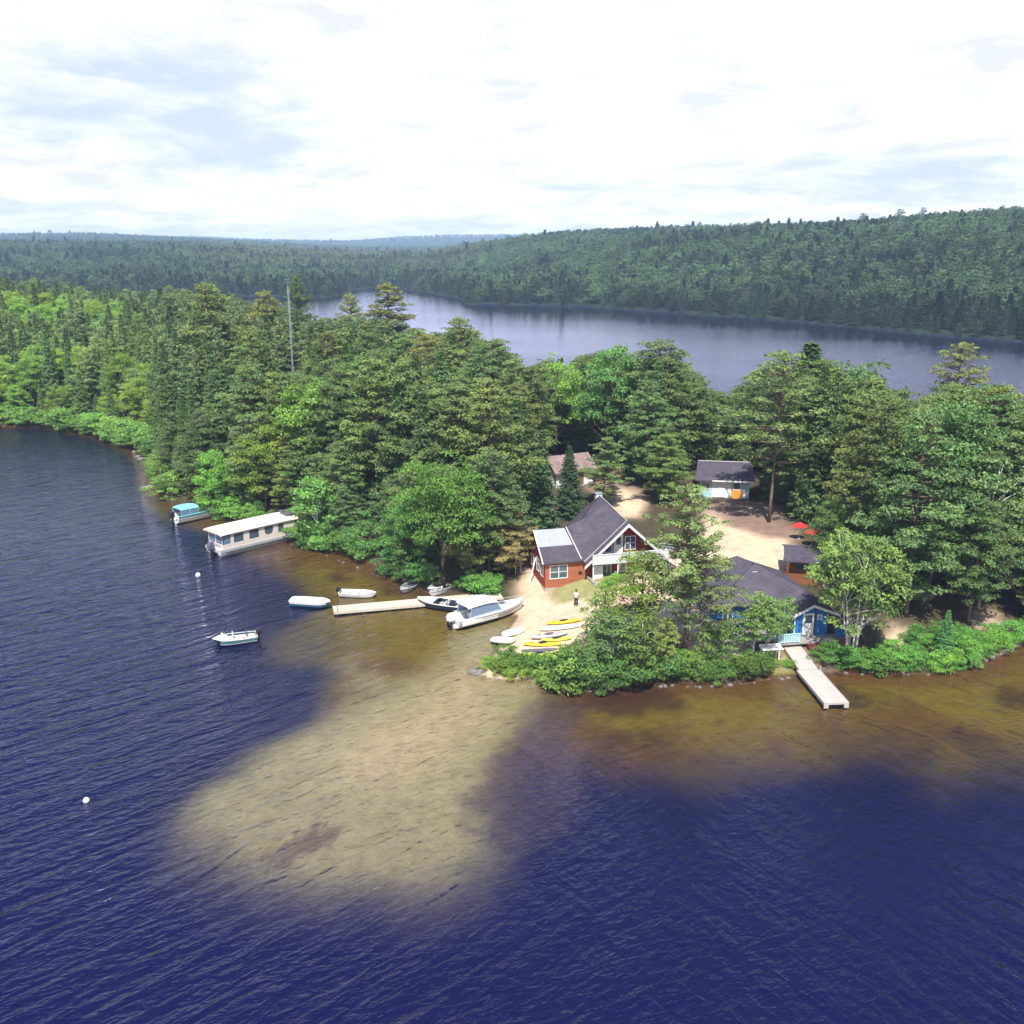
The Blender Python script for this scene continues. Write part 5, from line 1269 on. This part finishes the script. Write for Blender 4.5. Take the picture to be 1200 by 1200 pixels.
# ---- white boat behind the dock
a, yaw, ln = heading((397, 701), (440, 703))
S = empty('small_white_boat', 'slim white open boat with a dark motor tied along the far side of the dock', 'boat', (a[0], a[1] + .9, 0), yaw - .03)
L_ = 3.9; o, hw, gun = hull(L_, 1.45, .45, bow=.45); o.build('hull', 'hull_white', S); gunwale(L_, hw, gun).build('gunwale', 'white_paint', S)
for x in (.7, 1.7): MB().box(x, x + .3, -.6, .6, .28, .34).build('thwart', 'seat_vinyl', S)
MB().box(2.4, 2.7, -.5, .5, .28, .34).build('thwart', 'seat_vinyl', S); outboard(S, -.1, 0, .34, .85)
# ---- grey boats pulled under the maple
def grey_boat(name, label, ps, pb, L_, W_, mat, inner, cat='boat'):
    a, yaw, ln = heading(ps, pb)
    S = empty(name, label, cat, (a[0], a[1], 0), yaw); o, hw, gun = hull(L_, W_, .42, bow=.5); o.build('hull', mat, S)
    gunwale(L_, hw, gun, r=.045).build('gunwale', inner, S)
    for x in (.25, .52): MB().box(L_ * x, L_ * x + .28, -W_ * .36, W_ * .36, .26, .32).build('thwart', 'slate_plastic', S)
    deck_cap(hw, gun, L_, .74, .985).build('foredeck', inner, S); return S
grey_boat('open_boat', 'grey open boat with its bow out from under the overhanging maple', (489, 684), (465, 700), 3.7, 1.35, 'alu', 'hull_grey')
S = grey_boat('open_boat', 'white-decked boat with a dark motor between the grey boat and the canoe', (527, 683), (499, 697), 4.0, 1.4, 'hull_white', 'hull_white'); outboard(S, -.1, 0, .3, .9)
grey_boat('canoe', 'thin white canoe squeezed in beside the boats under the maple', (529, 690), (508, 698), 3.4, .75, 'hull_white', 'hull_grey', 'canoe')
# ---- dark hulled runabout between dock and cruiser
a, yaw, ln = heading((543, 716), (498, 710))
S = empty('runabout', 'navy-hulled white-decked runabout lying between the dock and the cabin cruiser', 'boat', (a[0], a[1], 0), yaw)
L_ = 5.0; o, hw, gun = hull(L_, 1.9, .66, bow=.45); o.build('hull', 'hull_navy', S); gunwale(L_, hw, gun, r=.05).build('gunwale', 'hull_white', S)
deck_cap(hw, gun, L_, .60, .985, crown=.10).build('foredeck', 'hull_white', S)
MB().poly([(L_ * .60, -.8, .78), (L_ * .60, .8, .78), (L_ * .52, .7, 1.12), (L_ * .52, -.7, 1.12)]).build('windscreen', 'window_glass', S, solid=.015)
for y in (-.65, .15): 
    st = MB().box(1.7, 2.2, y, y + .5, .15, .5).build('seat', 'seat_vinyl', S, bevel=.03); MB().box(1.62, 1.72, y, y + .5, .5, .95).build('backrest', 'seat_vinyl', st, bevel=.03)
MB().box(.25, .75, -.75, .75, .15, .5).build('bench_seat', 'tan_deck', S, bevel=.04)
# ---- cabin cruiser with its bow on the beach
a, yaw, ln = heading((531, 736), (611, 714))
S = empty('cabin_cruiser', 'white cabin cruiser with a white canopy nosed up on the beach', 'boat', (a[0], a[1], 0.05), yaw)
L_ = ln + .3; W_ = 2.5; o, hw, gun = hull(L_, W_, .86, bow=.5, n=18, sheer=.12, floor=.25); o.build('hull', 'hull_white', S)
q = MB()
for sd_ in (-1, 1): q.loft([[(L_ * t, sd_ * (hw(t) * .975 + .02), gun(t) * .66 + .03), (L_ * t, sd_ * (hw(t) * .96 + .02), gun(t) * .66 - .03)] for t in [i / 18 + .005 for i in range(18)]], False)
q.build('stripe', 'slate_plastic', S, solid=.006)
gunwale(L_, hw, gun, 18, .05).build('rub_rail', 'hull_grey', S)
deck_cap(hw, gun, L_, .52, .985, .02, 9, .20).build('foredeck', 'hull_white', S)
MB().box(L_ * .64, L_ * .72, -.25, .25, 1.10, 1.22).build('deck_hatch', 'slate_plastic', S)
MB().box(.3, L_ * .52, -hw(.3) + .02, -hw(.3) + .12, .4, 1.02).box(.3, L_ * .52, hw(.3) - .12, hw(.3) - .02, .4, 1.02).build('coaming', 'hull_white', S)
x0, x1 = 1.15, L_ * .53
MB().poly([(x1 + .45, -.98, 1.05), (x1 + .45, .98, 1.05), (x1 - .15, .86, 1.72), (x1 - .15, -.86, 1.72)]).build('windscreen', 'blue_vinyl', S, solid=.02)
for s_ in (-1, 1):
    MB().poly([(x1 + .42, s_ * 1.02, 1.05), (x0 + .1, s_ * 1.12, 1.0), (x0 + .35, s_ * 1.0, 1.98), (x1 - .2, s_ * .95, 1.98)]).build('side_curtain', 'blue_vinyl', S, solid=.02)
    MB().tube([(x1 + .45, s_ * 1.02, 1.03), (x1 - .15, s_ * .93, 2.0)], .05, 5).tube([(x0 + .1, s_ * 1.12, 1.0), (x0 + .35, s_ * 1.0, 2.0)], .05, 5).tube([(x1 + .45, s_ * 1.03, 1.05), (x0 + .05, s_ * 1.13, 1.0)], .06, 5).build('canopy_frame', 'canvas_blue', S)
MB().loft([[(x, -1.12, 1.98 + e), (x, -.95, 2.18 + e), (x, 0, 2.30 + e), (x, .95, 2.18 + e), (x, 1.12, 1.98 + e), (x, .9, 2.08 + e), (x, -.9, 2.08 + e)] for x, e in ((x0 - .1, -.08), (x0 + .3, 0), ((x0 + x1) / 2, .05), (x1 - .6, 0), (x1 - .05, -.12))], True, True).build('canopy', 'canvas_white', S, bevel=.02)
for y in (-.8, .2): MB().box(2.2, 2.75, y, y + .6, .3, .85).build('seat', 'seat_vinyl', S, bevel=.04)
MB().box(.35, .85, -.95, .95, .3, .7).build('bench_seat', 'seat_vinyl', S, bevel=.04)
outboard(S, -.15, .0, .62, 1.35, 'hull_white'); outboard(S, -.12, .62, .60, .8, 'slate_plastic')
MB().tube([(L_ * .60, -1.0, gun(.6)), (L_ * .64, -.95, gun(.6) + .45), (L_ * .98, 0, gun(1) + .45), (L_ * .64, .95, gun(.6) + .45), (L_ * .60, 1.0, gun(.6))], .02, 5).build('bow_rail', 'steel', S)
MB().box(L_ * .55, L_ * .60, .7, 1.0, 1.0, 1.25).build('cool_box', 'seat_vinyl', S)

# ---- beached craft by the spit
def spindle(name, label, cat, p0, p1, W_, H_, mat, z=None, cockpit=True, over=False, blunt=1.0, group=None, deckmat='black_plastic'):
    a = G(*p0); b = G(*p1); yaw = math.atan2(b[1] - a[1], b[0] - a[0]); L_ = math.dist(a[:2], b[:2])
    S = empty(name, label, cat, (a[0], a[1], max(0, a[2]) + .02), yaw, group); pit = -math.atan2(max(0, b[2]) - max(0, a[2]), L_); S.rotation_euler.y = pit
    rr = []; n = 14
    for i in range(n + 1):
        t = i / n; q_ = max(.03, (math.sin(PI * t) ** (.55 / blunt))); up = .10 * (abs(2 * t - 1) ** 3)
        rr.append([(L_ * t, W_ / 2 * q_ * math.cos(g), H_ * .45 + up * (0 if over else 1) + H_ * .5 * q_ ** .6 * math.sin(g) * (1 if math.sin(g) < 0 else .8)) for g in [2 * PI * j / 12 for j in range(12)]])
    MB().loft(rr, True, True).build('hull', mat, S, smooth=True)
    if cockpit:
        MB().tube([(L_ * .5 + .42 * math.cos(g), W_ * .30 * math.sin(g), H_ * .86) for g in [2 * PI * j / 14 for j in range(15)]], .03, 5).build('coaming', deckmat, S)
        MB().box(L_ * .5 - .3, L_ * .5 + .3, -W_ * .2, W_ * .2, H_ * .80, H_ * .865).build('seat', deckmat, S)
        MB().tube([(L_ * .18, 0, H_ * .9), (L_ * .28, 0, H_ * .9)], .025, 5).build('grab_line', deckmat, S)
    if over:
        MB().tube([(L_ * t, 0, H_ * .45 + H_ * .4 * max(.03, math.sin(PI * t) ** (.55 / blunt)) ** .6 + .01) for t in [.06 + .088 * i for i in range(11)]], .02, 5).build('keel_strip', mat, S)
    return S
spindle('kayak', 'bright yellow kayak lying farthest up the sand, its end in the bushes', 'kayak', (640, 733), (684, 728), .66, .36, 'yellow_plastic')
spindle('overturned_canoe', 'long pale grey canoe upside down just below the topmost yellow kayak', 'canoe', (632, 740), (682, 735), .85, .42, 'hull_white', cockpit=False, over=True)
spindle('canoe', 'blue-grey canoe between the pale overturned canoe and the middle yellow kayak', 'canoe', (622, 750), (668, 744), .85, .42, 'hull_grey', cockpit=True, deckmat='slate_plastic')
spindle('kayak', 'lime yellow kayak half under the bushes just above the middle yellow kayak', 'kayak', (634, 752), (672, 750), .62, .32, 'lime_plastic')
spindle('kayak', 'middle yellow kayak lying level with the white skiffs', 'kayak', (613, 757), (660, 757), .70, .36, 'yellow_plastic')
spindle('paddle_board', 'dark slate board between the middle and the lowest yellow kayak', 'board', (610, 764), (655, 762), .62, .18, 'slate_plastic', cockpit=False)
spindle('kayak', 'lowest yellow kayak nearest the water, half behind the spit bushes', 'kayak', (607, 770), (657, 768), .72, .36, 'lime_plastic')
spindle('overturned_canoe', 'grey weathered canoe lying at the water edge beside the lowest kayak', 'canoe', (582, 779), (606, 775), .6, .22, 'hull_grey', cockpit=False, over=True)
spindle('overturned_skiff', 'white skiff upside down nearer the water, overlapped by its twin', 'boat', (576, 752), (604, 754), 1.35, .55, 'hull_white', cockpit=False, over=True, blunt=2.2)
spindle('overturned_skiff', 'white skiff upside down on the beach side, its nose toward the lodge', 'boat', (588, 747), (616, 740), 1.30, .58, 'hull_white', cockpit=False, over=True, blunt=2.0)
# ------------------------------------------------------------------ small things
plain('skin', (0.50, 0.30, 0.22), 0.55, .05); plain('shirt_cloth', (0.62, 0.66, 0.74), 0.85, .08); plain('dark_cloth', (0.025, 0.025, 0.035), 0.9, .1); plain('hair_dark', (0.03, 0.02, 0.015), 0.7, .1)
plain('stone', (0.21, 0.19, 0.19), 0.9, .25, 2.5, dirt=(0.14, 0.12, 0.12), dirt_amt=.6, bump=.5)
plain('sunk_stone', (0.10, 0.065, 0.06), 0.95, .3, 2.5)
plain('parasol_red', (0.72, 0.03, 0.03), 0.8, .1, 2.0)
plain('rust', (0.42, 0.22, 0.16), 0.9, .25, 2.5); plain('log_grey', (0.36, 0.31, 0.28), 0.9, .2, 2.5, bump=.4)
plain('float_white', (0.85, 0.84, 0.80), 0.4, .04); plain('float_orange', (0.80, 0.25, 0.06), 0.5, .05)

# the person on the sand
def skin_fig(name, par, chains, mat, sub=2):
    """chains: lists of (x,y,z,r) joined where the first point of a chain equals an existing one"""
    vs, es, rs = [], [], []
    def vid(p):
        for i, q in enumerate(vs):
            if (Vector(q) - Vector(p[:3])).length < 1e-5: return i
        vs.append(tuple(p[:3])); rs.append(p[3]); return len(vs) - 1
    for ch in chains:
        ids = [vid(p) for p in ch]; es += list(zip(ids, ids[1:]))
    me = bpy.data.meshes.new(name); me.from_pydata(vs, es, []); me.materials.append(MATS[mat])
    o = link_mesh(name, me, par)
    md = o.modifiers.new('skin', 'SKIN'); md.use_smooth_shade = True
    lay = me.skin_vertices[0].data if me.skin_vertices else None
    if lay is None:
        bpy.context.view_layer.objects.active = o; me.update()
        try: bpy.ops.mesh.customdata_skin_add()
        except Exception: pass
        lay = me.skin_vertices[0].data
    for i, r_ in enumerate(rs): lay[i].radius = (r_, r_); lay[i].use_root = i == 0
    s_ = o.modifiers.new('sub', 'SUBSURF'); s_.levels = s_.render_levels = sub
    return o
px_, py_, pz_ = G(675, 711)
Pn = empty('person', 'person in a light top and black trousers standing on the sand before the lodge', 'person', (px_, py_, pz_), R(165))
hip = (0, 0, .93, .135)
ch = [[hip, (0, .0, 1.10, .12), (0, -.01, 1.28, .145), (0, 0, 1.42, .11), (0, 0, 1.50, .055), (0, -.01, 1.57, .06), (0, -.02, 1.66, .095), (0, -.01, 1.73, .07)]]
for s_ in (-1, 1):
    ch.append([hip, (s_ * .10, 0, .88, .095), (s_ * .11, -.02 * s_, .48, .062), (s_ * .12, .03, .09, .042), (s_ * .13, -.13, .045, .036)])
    sh = (s_ * .17, 0, 1.41, .06); el = (s_ * .24, .03, 1.13, .042); wr = (s_ * .24, -.06, .90, .03); pm_ = (s_ * .24, -.09, .83, .034)
    ch.append([(0, 0, 1.42, .11), sh, el, wr, pm_])
    for k, (dx, ln_) in enumerate(((-.03, .075), (-.01, .085), (.01, .08), (.03, .06))):
        ch.append([pm_, (s_ * .24 + dx * .5, -.10 + dx, .80, .011), (s_ * .24 + dx * .5, -.115 + dx, .80 - ln_ * .6, .009), (s_ * .24 + dx * .5, -.10 + dx, .80 - ln_, .008)])
    ch.append([pm_, (s_ * .215, -.13, .845, .012), (s_ * .21, -.15, .81, .010)])
bd = skin_fig('body', Pn, ch, 'skin')
skin_fig('shirt', Pn, [[(0, 0, .96, .15), (0, .0, 1.12, .14), (0, -.01, 1.28, .16), (0, 0, 1.42, .13), (0, 0, 1.46, .09)]] + [[(0, 0, 1.42, .13), (s_ * .17, 0, 1.41, .08), (s_ * .22, .02, 1.22, .062)] for s_ in (-1, 1)], 'shirt_cloth')
skin_fig('trousers', Pn, [[(0, 0, 1.0, .145), (0, 0, .90, .15)]] + [[(0, 0, .90, .15), (s_ * .10, 0, .80, .11), (s_ * .11, -.02 * s_, .48, .082), (s_ * .12, .03, .12, .066)] for s_ in (-1, 1)], 'dark_cloth')
MB().ball((0, .015, 1.70), .112, 12, 8, (1, 1.05, 1)).build('hair', 'hair_dark', Pn, smooth=True)
fc_ = MB()
for s_ in (-1, 1): fc_.ball((s_ * .035, -.115, 1.67), .013, 6, 4)
fc_.build('eyes', 'black_plastic', Pn)
MB().ball((0, -.125, 1.64), .017, 6, 4).build('nose', 'skin', Pn)
MB().box(-.025, .025, -.112, -.106, 1.598, 1.606).build('mouth', 'maroon', Pn)

# white table by the dock
tx, ty, tz = G(903, 773)
Tb = empty('table', 'white table on posts standing on the grass left of the right-hand dock', 'table', (tx, ty, tz), R(8))
MB().box(-.95, .95, -.45, .45, 1.05, 1.13).box(-.95, .95, .41, .45, 1.13, 1.3).build('tabletop', 'white_paint', Tb, bevel=.01)
for s_ in (-.8, .6): MB().box(s_ - .05, s_ + .05, -.35, -.25, -.3, 1.05).build('leg', 'white_paint', Tb); MB().box(s_ - .05, s_ + .05, .25, .35, -.3, 1.05).build('leg', 'white_paint', Tb)

# antenna mast
ax, ay, az = G(345, 470)
Mh = 1.0
for _ in range(12): Mh += (to_px(ax, ay, az + Mh)[1] - 336) * math.hypot(ax, ay) / FPX
Ma = empty('antenna_mast', 'thin grey lattice antenna mast rising out of the wood', 'antenna mast', (ax, ay, az), .3)
q = MB(); w3_ = .18
cor = [(w3_ * math.cos(2 * PI * k / 3), w3_ * math.sin(2 * PI * k / 3)) for k in range(3)]
for c in cor: q.tube([(c[0], c[1], -.3), (c[0], c[1], Mh)], .04, 5)
plain('galvanised', (0.36, 0.40, 0.46), .5, .1)
q.build('upright', 'galvanised', Ma)
q = MB(); k = 0; z = .2
while z < Mh - .6:
    for j in range(3):
        a, b = cor[j], cor[(j + 1) % 3]; q.tube([(a[0], a[1], z), (b[0], b[1], z + .5)], .022, 4, False)
    z += .5
q.build('lattice', 'galvanised', Ma)
MB().tube([(0, 0, Mh - .2), (0, 0, Mh + 1.6)], .02, 5).tube([(-.7, 0, Mh + .9), (.7, 0, Mh + .9)], .02, 4).tube([(-.5, 0, Mh + 1.5), (.5, 0, Mh + 1.5)], .02, 4).build('aerial', 'steel', Ma)

# red parasols in the yard corner
for (pxq, pyq, lb) in ((936, 632, 'red parasol nearer the big yard pine'), (951, 640, 'red parasol half behind the log cabin trees')):
    x, y, z = G(pxq, pyq)
    S = empty('parasol', lb, 'parasol', (x, y, z), rnd.uniform(0, 3), 'red parasols in the yard'); S.scale = (.68, .68, .85)
    MB().tube([(0, 0, -.1), (0, 0, 2.35)], .03, 6).build('pole', 'steel', S)
    q = MB(); n = 8; ap_ = (0, 0, 2.45)
    for k in range(n):
        a, b = 2 * PI * k / n, 2 * PI * (k + 1) / n; q.poly([ap_, (1.35 * math.cos(a), 1.35 * math.sin(a), 1.85), (1.25 * math.cos((a + b) / 2), 1.25 * math.sin((a + b) / 2), 1.87), (1.35 * math.cos(b), 1.35 * math.sin(b), 1.85)])
    q.build('canopy', 'parasol_red', S, solid=.015); MB().tube([(0, 0, -.05), (0, 0, .12)], .26, 12).build('base', 'concrete', S)

# buoys
def buoy(px, py, label, r_, mat):
    x, y = at(px, py, .1); S = empty('buoy', label, 'buoy', (x, y, 0)); MB().ball((0, 0, .10), r_, 14, 10).build('float', mat, S, smooth=True); MB().tube([(0, 0, .1 + r_ * .8), (0, 0, .1 + r_ * 1.35)], .03, 6).build('ring', 'steel', S)
buoy(101, 938, 'white mooring buoy alone on the dark water at the left', .21, 'float_white')
buoy(232, 674, 'white mooring buoy in front of the pontoon houseboat', .28, 'float_white')

# stones
def rock(px, py, s, label, group=None, sink=.3, mat='stone', zz_=None):
    x, y, z = G(px, py); r2 = np.random.default_rng(int(px * 7 + py)); m_ = MB(); rr = []
    for i in range(7):
        ph = PI * i / 6; q_ = max(.02, math.sin(ph)); rr.append([(s * q_ * math.cos(2 * PI * j / 9) * r2.uniform(.75, 1.15), s * .8 * q_ * math.sin(2 * PI * j / 9) * r2.uniform(.75, 1.15), -s * .55 * math.cos(ph)) for j in range(9)])
    s_k = 1
    o = m_.loft(rr, True, True).build('rock', mat, None, loc=(x, y, (zz_ if zz_ is not None else max(z, -.1)) + s * .25 - sink * s)); o.rotation_euler.z = r2.uniform(0, 6); tag(o, label, 'rock', group); return o
for i in range(34):
    u, v = rnd.gauss(0, 14), rnd.gauss(0, 8); q_ = at(345 + u, 985 - .35 * u + v); s_r = rnd.uniform(.22, .5)
    rock(345 + u, 985 - .35 * u + v, s_r, 'dark stone under water in the rock patch on the sand bar', 'sunken stones on the sand bar', mat='sunk_stone', zz_=gz(*q_))
rock(559, 787, .75, 'large grey rock at the very tip of the sand spit')
for (a, b, n, lb, gp, sz) in (((575, 796), (650, 810), 6, 'grey stone in the water edge below the spit bushes', 'stones under the spit bushes', .28), ((655, 812), (760, 806), 9, 'shore stone at the waterline below the pine clump bushes', 'stones below the pine clump', .32),
                              ((765, 804), (862, 803), 9, 'shore stone at the waterline in front of the blue cabin', 'stones before the blue cabin', .34), ((866, 801), (938, 791), 9, 'pale stone in the low bank left of the right-hand dock', 'stones left of the right-hand dock', .30),
                              ((960, 789), (1120, 789), 11, 'dark stone under the bushes right of the right-hand dock', 'stones right of the right-hand dock', .28), ((1125, 786), (1198, 756), 9, 'stone at the foot of the curved right bank', 'stones at the curved right bank', .3),
                              ((155, 527), (186, 560), 7, 'pale rock on the bank at the inner corner of the bay', 'rocks at the inner corner of the bay', .8), ((350, 637), (470, 684), 12, 'brown stone under the bushes right of the houseboat', 'stones right of the houseboat', .26)):
    for i in range(n):
        t = (i + rnd.uniform(.1, .9)) / n; rock(a[0] + (b[0] - a[0]) * t, a[1] + (b[1] - a[1]) * t + rnd.uniform(-1.5, 1.5), sz * rnd.uniform(.4, 1.15), lb, gp)
rock(1082, 703, .95, 'pale upright boulder in the shade right of the white birch', sink=-.2)
x, y = at(178, 571); S = empty('driftwood', 'pale driftwood trunk lying in the water at the wooded corner of the bay', 'log', (x, y, .05), .5)
MB().tube([(-1.6, 0, 0), (0, .1, .16), (1.9, -.1, .05)], [.16, .13, .07], 7).build('trunk', 'log_grey', S); MB().tube([(.2, .1, .1), (.9, .8, .35)], [.07, .03], 5).build('branch', 'log_grey', S)
# fallen trunk on the point and a bare leaning bough
x, y, z = G(1160, 735); S = empty('fallen_trunk', 'pale fallen trunk on the sandy gap near the right edge', 'log', (x, y, z + .2), -.5)
MB().tube([(-1.8, 0, 0), (0, 0, .08), (2.2, .1, 0)], [.2, .17, .1], 8).build('trunk', 'log_grey', S); MB().tube([(.5, 0, .1), (1.0, .5, .5)], [.06, .02], 5).build('branch', 'log_grey', S)
